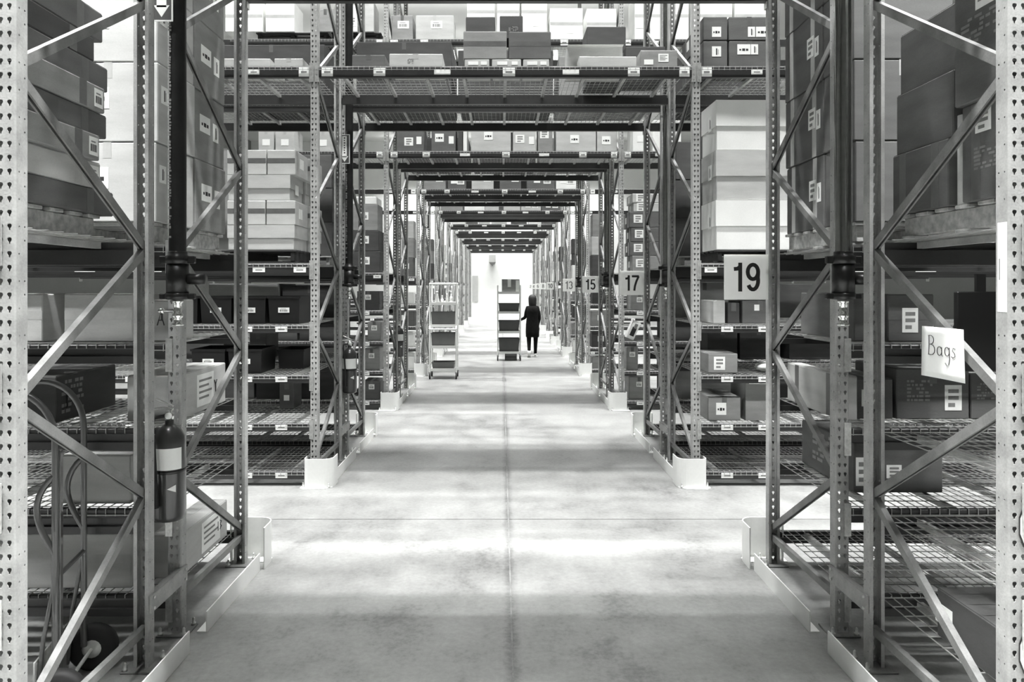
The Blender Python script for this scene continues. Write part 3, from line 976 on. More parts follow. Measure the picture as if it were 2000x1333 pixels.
g = 'lidded cartons at right in second rack row'
for k in range(3):
    carton(2.115, 2.85, 7.09, 7.60, zp + k * .494, .49, 'white' if k != 1 else 'light', 'big lidded white carton, %s layer, front of the right stack in second row' % ('bottom', 'middle', 'top')[k], g,
           [('L', .6, .6, .11, .15, 'side')], style='lid', tape='')
    carton(2.13, 2.80, 7.62, 8.08, zp + k * .494, .49, 'mid', 'dull carton, %s layer, back of the right stack in second row' % ('bottom', 'middle', 'top')[k], g, [('L', .6, .6, .11, .15, 'side')], tape='L')
pallet(2.60, 8.95, PAL + E, 'wooden pallet in the far half of second rack row at right', 1.0, 1.0)
for k in range(3):
    carton(2.05, 2.60, 8.47, 9.40, zp + k * .45, .446, 'mid', 'dull carton, %s layer up, far half of second rack row at right' % ORD[k], g, [('L', .4, .5, .14, .16, 'dots')], tape='L')


# black storage bins
def bin_(x0, x1, y0, y1, z0, h, m, label, group, lab=True, name='storage_bin'):
    w2, d2 = (x1 - x0) / 2, (y1 - y0) / 2; t = .006; k = .93
    b = MB()
    vs = []
    for zz, s in ((0, k), (h, 1.0)):
        vs += [(-w2 * s, -d2 * s, zz), (w2 * s, -d2 * s, zz), (w2 * s, d2 * s, zz), (-w2 * s, d2 * s, zz)]
    for zz, s in ((h, 1.0), (t, k)):
        vs += [(-w2 * s + t, -d2 * s + t, zz), (w2 * s - t, -d2 * s + t, zz), (w2 * s - t, d2 * s - t, zz), (-w2 * s + t, d2 * s - t, zz)]
    fs = [(0, 1, 5, 4), (1, 2, 6, 5), (2, 3, 7, 6), (3, 0, 4, 7), (3, 2, 1, 0), (4, 5, 9, 8), (5, 6, 10, 9), (6, 7, 11, 10), (7, 4, 8, 11),
          (8, 9, 13, 12), (9, 10, 14, 13), (10, 11, 15, 14), (11, 8, 12, 15), (12, 13, 14, 15)]
    b.add(vs, fs, m)
    o = b.obj(name, None, ((x0 + x1) / 2, (y0 + y1) / 2, z0))
    rim = MB(); r = .010
    rim.box(-w2 - r, w2 + r, -d2 - r, -d2, h - .02, h + .001, m).box(-w2 - r, w2 + r, d2, d2 + r, h - .02, h + .001, m)
    rim.box(-w2 - r, -w2, -d2, d2, h - .02, h + .001, m).box(w2, w2 + r, -d2, d2, h - .02, h + .001, m)
    rim.obj('rim', o)
    if lab: put('label', lab_mesh('bars'), o, (0, -d2 * .97 - .008, h * .5), None, (.11, 1, .05))
    tag(o, label, 'bin', group)
    return o


z2 = [q + E for q in LOW]
for k in range(4):
    bin_(-3.30 + k * .335, -2.99 + k * .335, 7.08, 7.55, z2[3], .27, 'black_plastic', 'black storage bin with label, %s from the passage, chest-high shelf, left, second row' % ORD[3 - k], 'black bins at left in second rack row')
for k in range(2):
    bin_(-3.05 + k * .36, -2.72 + k * .36, 7.08, 7.55, z2[2], .24, 'black_plastic', 'black storage bin with label, %s one on the waist-high shelf, left, second row' % ('outer', 'inner')[k], 'black bins at left in second rack row')
bin_(-2.33, -2.06, 7.5, 7.95, z2[2], .20, 'black_plastic', 'black storage bin set back on the waist-high shelf in second row', 'black bins at left in second rack row', False)
carton(PX(490, 8.5), PX(523, 8.5), 8.46, 8.9, z2[2], .33, 'mid', 'dull carton standing in the far half of second row at left', 'cartons on low shelves in second row', tape='F')
row2(546, 574, 745, z2[1], 'mid', 'small carton set back on the knee-high shelf at left, second row', 'cartons on low shelves in second row', D=7.8, dp=.3, labels=[('F', .5, .4, .06, .06, 'plain')])
g = 'cartons on low shelves in second row'
row2(1393, 1416, 587, z2[3], 'light', 'slim pale carton on chest-high shelf at right, second row', g, D=7.16)
row2(1421, 1444, 592, z2[3], 'dark', 'slim dark carton on chest-high shelf beside sign 19', g, D=7.16)
row2(1450, 1520, 588, z2[3], 'mid', 'wide dull carton on chest-high shelf below sign 19', g, D=7.16, labels=[('F', .4, .7, .05, .06, 'plain')])
row2(1384, 1441, 691, z2[2], 'kraft', 'small carton with code label on waist-high shelf at right, second row', g, D=7.12, labels=[('F', .38, .5, .11, .13, 'codes')], tape='')
row2(1384, 1447, 776, z2[1], 'kraft', 'flat carton with dot label on knee-high shelf at right, second row', g, D=7.12, dp=.6, labels=[('F', .40, .5, .1, .12, 'dots')], tape='F')
row2(1456, 1515, 747, z2[1], 'kraft', 'open tall carton on knee-high shelf beside the right post, second row', g, D=7.12, style='open', labels=[('F', .7, .4, .12, .12, 'print')])
row2(1382, 1440, 640, z2[2], 'dark', 'dark carton set back on waist-high shelf at right, second row', g, D=8.5, dp=.5)
row2(1445, 1520, 640, z2[2], 'dark', 'wide dark carton set back on waist-high shelf, right, second row', g, D=8.5, dp=.5)


def bag(x, y, z, sx, sy, sz, label):
    b = MB(); rnd = random.Random(int(x * 100))
    n, mm = 14, 7; vs = []; fs = []
    for j in range(mm + 1):
        t = j / mm
        for k in range(n):
            a = 2 * PI * k / n
            r = math.sin(PI * (0.08 + .84 * t)) ** .6 * (1 + .10 * rnd.uniform(-1, 1))
            vs.append((sx / 2 * r * math.cos(a), sy / 2 * r * math.sin(a), sz * t * (1 + .06 * rnd.uniform(-1, 1)) if j else 0))
    for j in range(mm):
        for k in range(n): fs.append((j * n + k, j * n + (k + 1) % n, (j + 1) * n + (k + 1) % n, (j + 1) * n + k))
    fs.append(tuple(reversed(range(n)))); fs.append(tuple(range(mm * n, (mm + 1) * n)))
    b.add(vs, fs, 'white', True)
    tag(b.obj('plastic_bag', None, (x, y, z)), label, 'bag')


bag(PX(1497, 7.25), 7.28, z2[2], .2, .24, .09, 'crumpled white plastic bag on the waist-high shelf at right, second row')

# ---- row 17, overhead deck
zo = OVER + E
g = 'cartons on the overhead deck of second row'


def over2(px0, px1, ytop, tone, label, ybot=None, D=D2, dp=.45, **kw):
    z0 = zo if ybot is None else PZ(ybot, D)
    return carton(PX(px0, D), PX(px1, D), D, D + dp, z0, PZ(ytop, D) - z0, tone, label, g, **kw)


over2(400, 527, 114, 'light', 'low pale carton left of the passage frame, overhead in second row, outer one', dp=.5, tape='F')
over2(536, 592, 114, 'light', 'low pale carton left of the passage frame, overhead in second row, inner one', dp=.5, tape='F')
over2(688, 752, 107, 'mid', 'low dull carton at the left end of the overhead deck, second row', tape='F')
over2(760, 864, 105, 'light', 'long low pale carton with dark print, overhead in second row', tape='F', labels=[('F', .40, .45, .06, .05, 'print')])
for k, (a, b_) in enumerate(((908, 956), (961, 1018), (1022, 1073))):
    over2(a, b_, 115.5, 'light', 'thin carton with white label, %s of three under the big overhead cartons' % ORD[k], dp=.5, tape='',
          labels=[('F', .35, .5, .10, .035, 'plain'), ('F', .78, .5, .06, .035, 'plain')])
zt = PZ(115.5, D2) + .002
carton(PX(905, D2), PX(989.5, D2), D2, D2 + .5, zt, PZ(61, D2) - zt, 'kraft', 'big brown carton with tape band at the middle of overhead deck, second row', g, tape='H')
carton(PX(994, D2), PX(1076, D2), D2, D2 + .5, zt, PZ(62, D2) - zt, 'mid', 'big dull carton right of the middle on overhead deck, second row', g, tape='H')
zt2 = PZ(61, D2) + .002
carton(PX(910, 7.3), PX(967, 7.3), 7.3, 7.58, zt2, PZ(33, 7.3) - zt2, 'dark', 'dark carton on top of the big brown overhead carton, second row', g, tape='')
carton(PX(976, 7.3), PX(1021, 7.3), 7.3, 7.58, zt2, PZ(31, 7.3) - zt2, 'dark', 'dark printed carton on top of the big dull overhead carton', g, tape='', labels=[('F', .6, .4, .1, .06, 'print')])
over2(1108, 1216, 92, 'light', 'shallow open pale carton at right on the overhead deck, second row', D=7.30, dp=.3, style='open')
over2(1131, 1243, 110, 'light', 'long low pale carton in front of the open one overhead, second row', D=7.09, dp=.19, tape='')
over2(1146, 1222, 52, 'dark', 'dark carton behind the open one on the overhead deck, second row', D=7.66, dp=.4, tape='H')
over2(1222, 1300, 91, 'dark', 'low dark carton behind the labelled one at right overhead, second row', D=7.55, dp=.4, tape='')
over2(1251, 1323, 98, 'kraft', 'low carton with two white labels at right overhead, second row', D=7.09, dp=.42, tape='', labels=[('F', .22, .3, .09, .05, 'plain'), ('F', .62, .55, .1, .08, 'lines')])
for k, (yt, yb) in enumerate(((80, None), (33, 78))):
    nm = ('lower', 'upper')[k]
    lb = [('F', .55, .68, .09, .10, 'side'), ('F', .28, .68, .13, .1, 'dots')] if k == 0 else [('F', .40, .35, .13, .1, 'dots'), ('F', .10, .35, .06, .1, 'side')]
    over2(1374, 1421, yt, 'mid', '%s dull carton with white labels beside right passage frame, overhead, second row' % nm, ybot=yb, dp=.85, tape='L', labels=[('F', .55, .6 if k == 0 else .35, .09, .10, ('side', 'dots')[k]), ('L', .3, .6, .1, .1, 'plain')])
    over2(1424, 1504, yt, 'mid', '%s dull carton with white labels, second from the passage, overhead, second row' % nm, ybot=yb, dp=.5, tape='F',
          labels=[('F', .36 if k == 0 else .55, .68 if k == 0 else .35, .07 if k else .13, .1, ('dots', 'side')[k]), ('F', .62 if k == 0 else .82, .68 if k == 0 else .35, .13 if k else .07, .1, ('side', 'dots')[k])])

# ---- row 15 (third row), overhead and top decks
D3 = 11.41 + .06
g = 'cartons on the overhead deck of third row'
lst = [(777, 827, .50, 'mid'), (843, 890, .52, 'mid'), (894, 903, .45, 'dark'), (905, 912, .5, 'white'), (920, 998, .54, 'light'), (1002, 1046, .5, 'light'), (1051, 1079, .55, 'kraft'), (1086, 1164, .54, 'light'), (1166, 1205, .52, 'light')]
for k, (a, b_, h, t) in enumerate(lst):
    wd = PX(b_, D3) - PX(a, D3)
    lb = [] if k in (2, 3) else [('F', random.uniform(.25, .6), random.uniform(.3, .5), .14, .13, random.choice(('dots', 'side', 'codes')))]
    if k in (0, 1, 5): lb.append(('F', .82, .35, .08, .12, 'plain'))
    carton(PX(a, D3), PX(b_, D3), D3, D3 + .5, zo, h, t, '%s carton on the overhead deck of third row, %s from the left' % (TONEW[t], ORD[k]), g, lb, tape='F')
lst = [(505, 535, .36, 'light', 'left'), (538, 575, .36, 'light', 'left'), (617, 645, .34, 'light', 'left'), (676, 692, .34, 'light', 'left'), (1236, 1268, .5, 'white', 'right'), (1275, 1330, .5, 'white', 'right')]
for k, (a, b_, h, t, s) in enumerate(lst):
    carton(PX(a, D3), PX(b_, D3), D3, D3 + .5, zo, h, t, '%s carton on overhead deck of third row beside the passage, %s in its line' % (TONEW[t], ORD[k]), g, [('F', .5, .4, .12, .1, 'plain')], tape='F')
zt = TOPL + E
g = 'cartons on the top deck of third row'
lst = [(765, 806, 30, 'kraft', D3), (812, 886, 30, 'light', D3), (912, 966, -40, 'white', D3 + .1), (971, 1014, -40, 'white', D3 + .1), (1018, 1068, -40, 'white', D3 + .1), (1074, 1138, 16, 'white', D3), (1146, 1204, 17, 'white', D3)]
for k, (a, b_, yt, t, D) in enumerate(lst):
    carton(PX(a, D), PX(b_, D), D, D + .5, zt, PZ(yt, D) - zt, t, '%s carton on the top deck of third row, %s from the left over the passage' % (TONEW[t], ORD[k]), g,
           [('F', .55, .62, .18, .12, 'bars')] if k < 2 else [('F', .6, .3, .12, .1, 'plain')], tape='F' if k < 2 else 'H')
pallet(-3.35, 12.0, zt, 'dark pallet under white cartons on the top deck of third row', 1.15, 1.0, True)
for k, (a, b_, yt) in enumerate(((440, 513, 2), (519, 575, 3))):
    carton(PX(a, D3), PX(b_, D3), D3, D3 + .5, zt + .13, PZ(yt, D3) - zt - .13, 'white', 'white carton on the top deck pallet of third row, %s one' % ('outer', 'inner')[k], g, tape='H')
pallet(-2.32, 12.0, zt, 'dark pallet beside the passage frame on top deck of third row', .8, 1.0, True)
carton(PX(618, D3), PX(652, D3), D3, D3 + .5, zt + .13, .36, 'kraft', 'brown carton seen between frames on the top deck of third row', g, tape='F')
carton(PX(681, D3), PX(697, D3), D3, D3 + .5, zt + .13, .42, 'white', 'narrow white labelled carton between frames on top deck of third row', g, [('F', .5, .4, .1, .16, 'codes')], tape='')
carton(PX(704, D3), PX(730, D3), D3, D3 + .5, zt + .13, .5, 'light', 'pale carton nearest the left passage post, top deck of third row', g, tape='F')
for k, (a, b_) in enumerate(((1240, 1262), (1268, 1345), (1350, 1430), (1436, 1500))):
    carton(PX(a, D3), PX(b_, D3), D3, D3 + .6, zt, .78, 'white', 'tall white carton on the top deck of third row, %s right of the passage' % ORD[k], g, [('F', .5, .3, .14, .1, 'plain')], tape='H')
# top deck of row 13 behind
D4 = 15.79 + .06
for k in range(7):
    a = -1.72 + k * .5
    t = ('white', 'white', 'light', 'white', 'kraft', 'white', 'white')[k]
    carton(a, a + .47, D4, D4 + .5, TOPL + E, 1.1 + .2 * (k % 3), t, '%s tall carton high on fourth row behind the others, %s from the left' % (TONEW[t], ORD[k]), 'tall cartons on top of fourth row', [('F', .5, .6, .15, .12, 'plain')], tape='F')

# ---- row 15 side stacks beside the passage
g = 'cartons beside the passage in third row'
zs = PAL + E
for k, (h, t, xo) in enumerate(((.27, 'kraft', 0), (.22, 'mid', -.04), (.23, 'mid', -.02), (.25, 'mid', -.05), (.14, 'light', .02), (.15, 'light', 0))):
    carton(2.09 + xo, 2.62, D3, D3 + .5, zs, h - .003, t, '%s labelled carton, %s layer up in the stack above sign 17' % (TONEW[t], ORD[k]), g, [('F', .24, .55, .14, .13, 'codes'), ('L', .4, .5, .12, .1, 'plain')], tape='L', tapem='tape_light')
    zs += h
zs = PAL + E
for k, (h, t) in enumerate(((.34, 'dark'), (.33, 'dark'), (.42, 'kraft'), (.12, 'white'))):
    carton(-2.55, -1.93 - .02 * k, D3, D3 + .5, zs, h - .003, t, '%s carton, %s layer up beside the left passage frame, third row' % (TONEW[t], ORD[k]), g, [('F', .62, .55, .14, .12, 'bars')] if k < 3 else [], tape='')
    zs += h
for lv, a, b_, h, t in ((3, -2.3, -1.95, .3, 'dark'), (2, -2.13, -1.92, .30, 'kraft'), (1, -2.2, -1.94, .34, 'kraft'), (0, -2.2, -1.94, .3, 'mid'), (3, 2.08, 2.33, .24, 'kraft'), (1, 2.0, 2.18, .37, 'kraft'), (0, 2.04, 2.36, .36, 'kraft')):
    carton(a, b_, D3, D3 + .45, z2[lv], h, t, '%s carton on the %s beside the passage, %s, third row' % (TONEW[t], level_name(LOW[lv]), 'left' if a < 0 else 'right'), g, [('F', .5, .68, .09, .08, 'bars')], tape='F')
# leaning magazine file on the shelf below sign 17
b = MB().box(-.06, .06, 0, .22, 0, .30, 'white').box(-.035, .035, -.002, 0, .05, .2, 'ink').box(-.02, .03, -.003, -.002, .18, .26, 'grey_ink')
o = b.obj('magazine_file', None, (2.055, 11.48, z2[2] + .03)); o.rotation_euler = (0, math.radians(24), 0)
tag(o, 'white magazine file with dark picture leaning on the shelf below sign 17', 'magazine file')

# ---- rows 13 and beyond: overhead cartons and shelf cartons next to the passage
for i in range(3, 9):
    D = ROWS[i][0] + .06
    if i <= 5:
        x = -1.70; k = 0
        while x < 1.70:
            wd = random.uniform(.34, .62); t = random.choice(('kraft', 'light', 'mid', 'light', 'white', 'dark'))
            if x + wd > 1.86: wd = 1.86 - x
            if wd > .15:
                lb = [('F', .35, .5, .14, .12, 'plain'), ('F', .72, .45, .16, .12, 'bars')] if random.random() < .75 and wd > .3 else []
                carton(x, x + wd, D, D + .5, zo, random.uniform(.28, .5), t, '%s carton over the passage on %s, %s from the left' % (TONEW[t], rowname(i), ORD[k]), 'cartons on far overhead decks', lb, tape='')
                k += 1
            x += wd + random.choice((.02, .03, .05, .14))
    for side, sg in (('left', -1), ('right', 1)):
        xi = XL - .06 if sg < 0 else XR + .06
        for lv, z in enumerate(LOW + [PAL]):
            if random.random() < .15 and lv < 4: continue
            stack = 1 if lv < 4 else 3
            zz = z + E
            for q in range(stack):
                wd = random.uniform(.3, .5); h = random.uniform(.24, .36) if lv < 4 else random.uniform(.3, .5)
                a, b_ = sorted((xi + sg * random.uniform(.02, .06), xi + sg * wd)); t = random.choice(('kraft', 'light', 'mid', 'dark', 'white'))
                carton(a, b_, D, D + .4, zz, h, t, '%s carton beside the passage %s, %s%s, %s' % (TONEW[t], side, level_name(z), (', ' + ORD[q] + ' layer') if lv == 4 else '', rowname(i)),
                       'cartons beside the far passage', [('F', .5, .55, .13, .12, 'plain')] if random.random() < .6 else [], tape='')
                zz += h + .002

# ---- stock added to block view and light through the deeper shelves
for i, rack, z, ks in ((1, 1, None, None), (2, 0, None, None)):
    D = ROWS[i][0] + (FD + GAP) * rack + .08
    for side, sg in (('left', -1), ('right', 1)):
        for lv, z in enumerate(LOW + [PAL]):
            x = abs(XL if sg < 0 else XR) + (.75 if i == 2 else 1.32 if lv == 4 else .12); k = 0
            if i == 1 and lv == 0: continue
            while x < (3.3 if i == 1 else 3.5 if lv < 4 else 2.9):
                wd = random.uniform(.55, .95); h = (.36 if lv < 3 else .42) if lv < 4 else random.uniform(1.1, 1.5)
                if i == 1 and side == 'left' and lv == 2 and x < 3.3: x = 3.3
                if i == 1 and side == 'right' and lv == 2 and x < 3.4: x = 3.4
                a, b_ = sorted((sg * x, sg * (x + wd))); t = random.choice(('mid', 'dark', 'mid', 'kraft'))
                carton(a, b_, D + random.uniform(0, .08), D + .8, z + E, h * random.uniform(.85, 1), t, '%s added wide carton deep in the %s bay, %s, %s out, %s' % (TONEW[t], side, level_name(z), ORD[k], rowname(i)), 'added stock deep in the shelves', tape='F')
                x += wd + .04; k += 1
for side, a, b_ in (('left', -3.35, -2.08), ('right', 2.2, 3.3)):  # dark cartons added to keep the gap above the deck black
    carton(a, b_, 8.50, 9.35, OVER + E, .70, 'dark', 'added broad dark carton overhead in the far half of the %s bay, second row' % side, 'added broad cartons over the passage')
for i in (0, 1, 2, 3, 4):  # overhead cartons added to stop light leaking down through the decks
    for rack in (0, 1):
        if i and rack == 0: continue
        D = ROWS[i][0] + (FD + GAP) * rack + .06
        for k in range(3):
            a = -1.70 + k * 1.19
            carton(a, a + 1.12, D, D + .92, (4.055 if i == 0 else OVER) + E, (.72, .62, .55)[k] if i == 1 else .5 + .1 * (k % 2), ('dark', 'dark', 'kraft')[k], 'added broad carton over the passage, %s half of %s, %s from the left' % (('near', 'far')[rack], rowname(i), ORD[k]), 'added broad cartons over the passage')

# ------------------------------------------------------------------ riser pipes
def riser(x, y, zb, label, chrome=False, arm=False):
    r = empty('riser_pipe', (x, y, zb))
    MB().tube([(0, 0, .22), (0, 0, CEIL - zb)], .0445, 'riser_steel' if chrome else 'pipe_dark', 24).obj('pipe', r)
    b = MB()
    b.lathe([(.050, .16), (.062, .165), (.062, .205), (.050, .21), (.050, .225), (.046, .23)], 'pipe_dark', 18)
    for s in (-1, 1): b.cbox(s * .075 - .02, s * .075 + .02, -.015, .015, .165, .205, 'pipe_dark', .004)
    b.obj('coupling', r)
    b = MB().lathe([(.058, .0), (.058, .16)], 'pipe_dark', 18); b.lathe([(.03, 0), (.03, .09)], 'pipe_dark', 12, (.06, 0, .08), 'x'); b.obj('check_valve', r)
    b = MB().lathe([(.05, -.03), (.062, -.027), (.062, .004), (.05, .006)], 'pipe_dark', 18)
    for s in (-1, 1): b.cbox(s * .075 - .02, s * .075 + .02, -.015, .015, -.027, .003, 'pipe_dark', .004)
    b.obj('coupling', r)
    b = MB().lathe([(.03, -.03), (.03, -.045), (.022, -.05), (.022, -.10), (.028, -.105), (.028, -.125), (.02, -.13), (.02, -.155), (.032, -.16), (.032, -.17), (.0, -.172)], 'chrome', 14)
    if arm:
        b.tube([(-.02, -.0, -.09), (-.075, -.0, -.09)], .010, 'chrome', 8); b.lathe([(.016, -.10), (.016, -.075)], 'chrome', 8, (0, 0, -.09), 'x')
        b.tube([(-.085, 0, -.075), (-.085, 0, -.14)], .005, 'ink', 6)
    b.obj('drain_valve', r)
    if not chrome:
        lt = MB(); rl = random.Random(5); zz = .30
        while zz < 1.75:
            wd = rl.uniform(.006, .013)
            if rl.random() < .85: lt.box(-.030, -.030 + rl.uniform(.010, .016), -.0455, -.0335, zz, zz + wd, 'grey_ink')
            zz += wd + rl.uniform(.004, .009)
        lo = lt.obj('lettering', r); lo['kind'] = 'stuff'
    tag(r, label, 'pipe', 'sprinkler riser pipes')


riser(PX(347, 3.88), 3.88, 1.905, 'dark lettered sprinkler riser pipe at left in first rack row', arm=True)
riser(PX(1647, 3.88), 3.88, 1.905, 'shiny sprinkler riser pipe with chrome drain at right, first row', chrome=True)
riser(PX(682, 8.26), 8.26, 1.98, 'dark sprinkler riser pipe behind the arrow sign, second row')
riser(PX(1302, 8.26), 8.26, 1.98, 'shiny sprinkler riser pipe at right in second rack row', chrome=True)
riser(1.85, 12.63, 1.98, 'shiny sprinkler riser pipe at right in third rack row', chrome=True)
riser(1.85, 17.0, 1.98, 'shiny sprinkler riser pipe at right in fourth rack row', chrome=True)

# ------------------------------------------------------------------ fire extinguishers and arrow signs
def extinguisher(x, y, z, label):
    r = empty('fire_extinguisher', (x, y, z))
    MB().lathe([(.060, 0), (.076, .008), (.0825, .03), (.0825, .42), (.078, .455), (.060, .490), (.034, .512), (.022, .52), (.022, .545)], 'extinguisher_red', 28).obj('cylinder', r)
    vs = []; fs = []
    for k in range(15):                                  # white instruction label wrapped round the front
        a = math.radians(-160 + 10 * k * 1.0)
        for zz in (.285, .40): vs.append((.0832 * math.cos(a), .0832 * math.sin(a), zz))
    MB().add(vs, [(2 * k, 2 * k + 2, 2 * k + 3, 2 * k + 1) for k in range(14)], 'paper', True).obj('instruction_label', r)
    MB().lathe([(.0835, .262), (.0855, .264), (.0855, .280), (.0835, .282)], 'pipe_dark', 28).obj('strap', r)
    v = MB(); v.lathe([(.024, .545), (.024, .575), (.016, .58), (.016, .60)], 'chrome', 12)
    v.lathe([(.012, -.03), (.012, -.006)], 'chrome', 10, (0, 0, .565), 'y')
    v.obj('valve', r)
    hd = MB(); hd.tube([(.02, .0, .60), (-.03, -.005, .607), (-.085, -.01, .602)], .007, 'galvanised', 6)
    hd.tube([(.02, .0, .615), (-.02, -.005, .635), (-.075, -.01, .66)], .006, 'galvanised', 6); hd.obj('handle', r)
    MB().lathe([(.018, -.04), (.018, -.03)], 'paper', 12, (0.01, 0, .57), 'y').obj('pressure_gauge', r)
    h = MB(); h.tube([(-.02, -.01, .565), (-.06, -.05, .56), (-.055, -.088, .52), (-.04, -.093, .42), (-.032, -.095, .28), (-.03, -.097, .22)], .009, 'rubber', 8)
    h.tube([(-.03, -.097, .24), (-.03, -.098, .20), (-.03, -.098, .09)], [.010, .015, .017], 'rubber', 10); h.obj('hose', r)
    MB().add([(.025, -.0845, .185), (.062, -.060, .205), (.062, -.060, .165)], [(0, 1, 2)], 'paper').obj('arrow_mark', r)
    MB().box(-.03, .03, .082, .092, .1, .5, 'galvanised').obj('wall_bracket', r)
    tag(r, label, 'fire extinguisher', 'fire extinguishers on rack posts')


extinguisher(PX(331, 3.915), 3.915, PZ(1015, 3.915), 'fire extinguisher with white label and hose on the left post, first row')
extinguisher(PX(683, 8.29), 8.29, PZ(768, 8.29), 'fire extinguisher on the left post in second rack row')
extinguisher(-1.80, 12.67, .72, 'small far fire extinguisher on the left post in third row')


def arrow_sign(x, y, z0, h, label, wd=.12):
    o = MB().cbox(-wd / 2, wd / 2, -.002, .002, 0, h, 'paper', .001).obj('arrow_sign', None, (x, y, z0))
    m = .009
    MB().box(-wd / 2 + m, wd / 2 - m, -.0028, -.002, m, h - m, 'bin_grey').obj('dark_field', o)
    sh, hd = .026, .042
    b = MB()
    b.box(-sh, sh, -.0036, -.0028, .075, h - .02, 'paper')
    b.add([(-hd, -.0036, .085), (0, -.0036, .022), (hd, -.0036, .085), (-hd, -.0028, .085), (0, -.0028, .022), (hd, -.0028, .085)], [(0, 1, 2), (0, 3, 4, 1), (1, 4, 5, 2), (2, 5, 3, 0)], 'paper')
    b.obj('arrow', o)
    lt = MB()
    for k in range(7): lt.box(-.008, .008 - .004 * (k % 2), -.0041, -.0036, h - .05 - k * .028, h - .035 - k * .028, 'ink')
    lo = lt.obj('lettering', o); lo['kind'] = 'stuff'
    tag(o, label, 'sign', 'fire extinguisher arrow signs')


arrow_sign(PX(316, 3.82), 3.82, PZ(42, 3.82), .34, 'white bordered sign with downward arrow at top left, first row')
arrow_sign(PX(673, 8.20), 8.20, PZ(320, 8.20), .335, 'white bordered sign with downward arrow on the pipe, second row')
arrow_sign(-1.785, 17.155, PZ(446, 17.0), .34, 'small far arrow sign on the left post, fourth row', .15)

# ------------------------------------------------------------------ note, papers and black board at right
sh = MB(); nu = 8
vs = []; fs = []
for j in range(nu + 1):
    for k in range(nu + 1):
        u, v = j / nu, k / nu
        vs.append((.004 * math.sin(u * 3) + .010 * (1 - v) * (u - .3), -u * .285, -(1 - v) * .218 - .0 * u))
for j in range(nu):
    for k in range(nu): fs.append((j * (nu + 1) + k, (j + 1) * (nu + 1) + k, (j + 1) * (nu + 1) + k + 1, j * (nu + 1) + k + 1))
sh.add(vs, fs, 'paper', True)
note = sh.obj('paper_note', None, (1.866, 3.19, PZ(637, 3.19)))
md = note.modifiers.new('thickness', 'SOLIDIFY'); md.thickness = .0008; md.offset = 0
note.rotation_euler = (0, 0, 0)


def hand(lines, sx, sy, ox, oy):
    b = MB()
    for pl in lines:
        P = []
        for u, v in pl:
            uu = ox + u * sx; P.append((.004 * math.sin(uu / .285 * 3) + .010 * (-(oy + v * sy) / .218) * (uu / .285 - .3) - .0024, -uu, oy + v * sy))
        b.tube(P, .0014, 'ink', 4, smooth=False)
    return b


def circ(cx, cy, r, a0, a1, n=9, ry=None): return [(cx + r * math.cos(math.radians(a0 + (a1 - a0) * t / n)), cy + (ry or r) * math.sin(math.radians(a0 + (a1 - a0) * t / n))) for t in range(n + 1)]


BAGS = [[(0.02, 0), (.04, .5), (.03, 1.0)], [(0.0, .97)] + circ(.12, .77, .16, 90, -90, 8, .22) , [(.08, .55)] + circ(.14, .27, .2, 90, -95, 8, .27) + [(.0, .02)],
        circ(.58, .25, .12, 40, 380, 12, .22) + [(.70, .45), (.70, .05), (.76, .02)],
        circ(.98, .27, .12, 30, 370, 12, .22) + [(1.10, .48), (1.11, -.1), (1.06, -.38), (.95, -.42), (.88, -.3)],
        [(1.42, .45), (1.30, .48), (1.26, .34), (1.38, .22), (1.40, .08), (1.28, .0), (1.2, .06)]]
hand(BAGS, .128, .085, .048, -.122).obj('handwriting', note)
tag(note, 'white paper note with handwritten word Bags taped to the right frame', 'note')
bd = MB().cbox(-.105, .105, 0, .03, 0, .345, 'black_plastic', .004).obj('black_board', None, (2.062, 3.085, PZ(727, 3.085)))
MB().box(-.02, .02, .005, .02, .345, .42, 'black_plastic').obj('hanger', bd)
tag(bd, 'black board hanging behind the right frame beside the Bags note', 'board')
pp = MB().box(-.0008, 0, .008, .058, 0, .335, 'paper').box(-.0012, -.0008, .045, .05, .12, .20, 'grey_ink').obj('paper_strip', None, (XR - .038, 2.65, PZ(610, 2.68)))
tag(pp, 'white paper strip stuck on the side of the near right post', 'paper')
for k, (yc, nm) in enumerate(((1028, 'upper'), (1275, 'lower'))):
    b = MB()
    pts = [(math.cos(PI / 8 + a * PI / 4) * .032, math.sin(PI / 8 + a * PI / 4) * .085) for a in range(8)]
    b.add([(x, -.001, z_) for x, z_ in pts] + [(x, 0, z_) for x, z_ in pts], [tuple(range(8)), tuple(reversed(range(8, 16)))] + [(a, (a + 1) % 8, 8 + (a + 1) % 8, 8 + a) for a in range(8)], 'ink')
    o = b.obj('capacity_sticker', None, (XR + .028, 2.648, PZ(yc, 2.65)))
    b2 = MB(); b2.add([(x * .86, -.0016, z_ * .86) for x, z_ in pts], [tuple(range(8))], 'paper'); b2.obj('face', o)
    tag(o, '%s eight-sided white sticker on the near right post face' % nm, 'sticker')

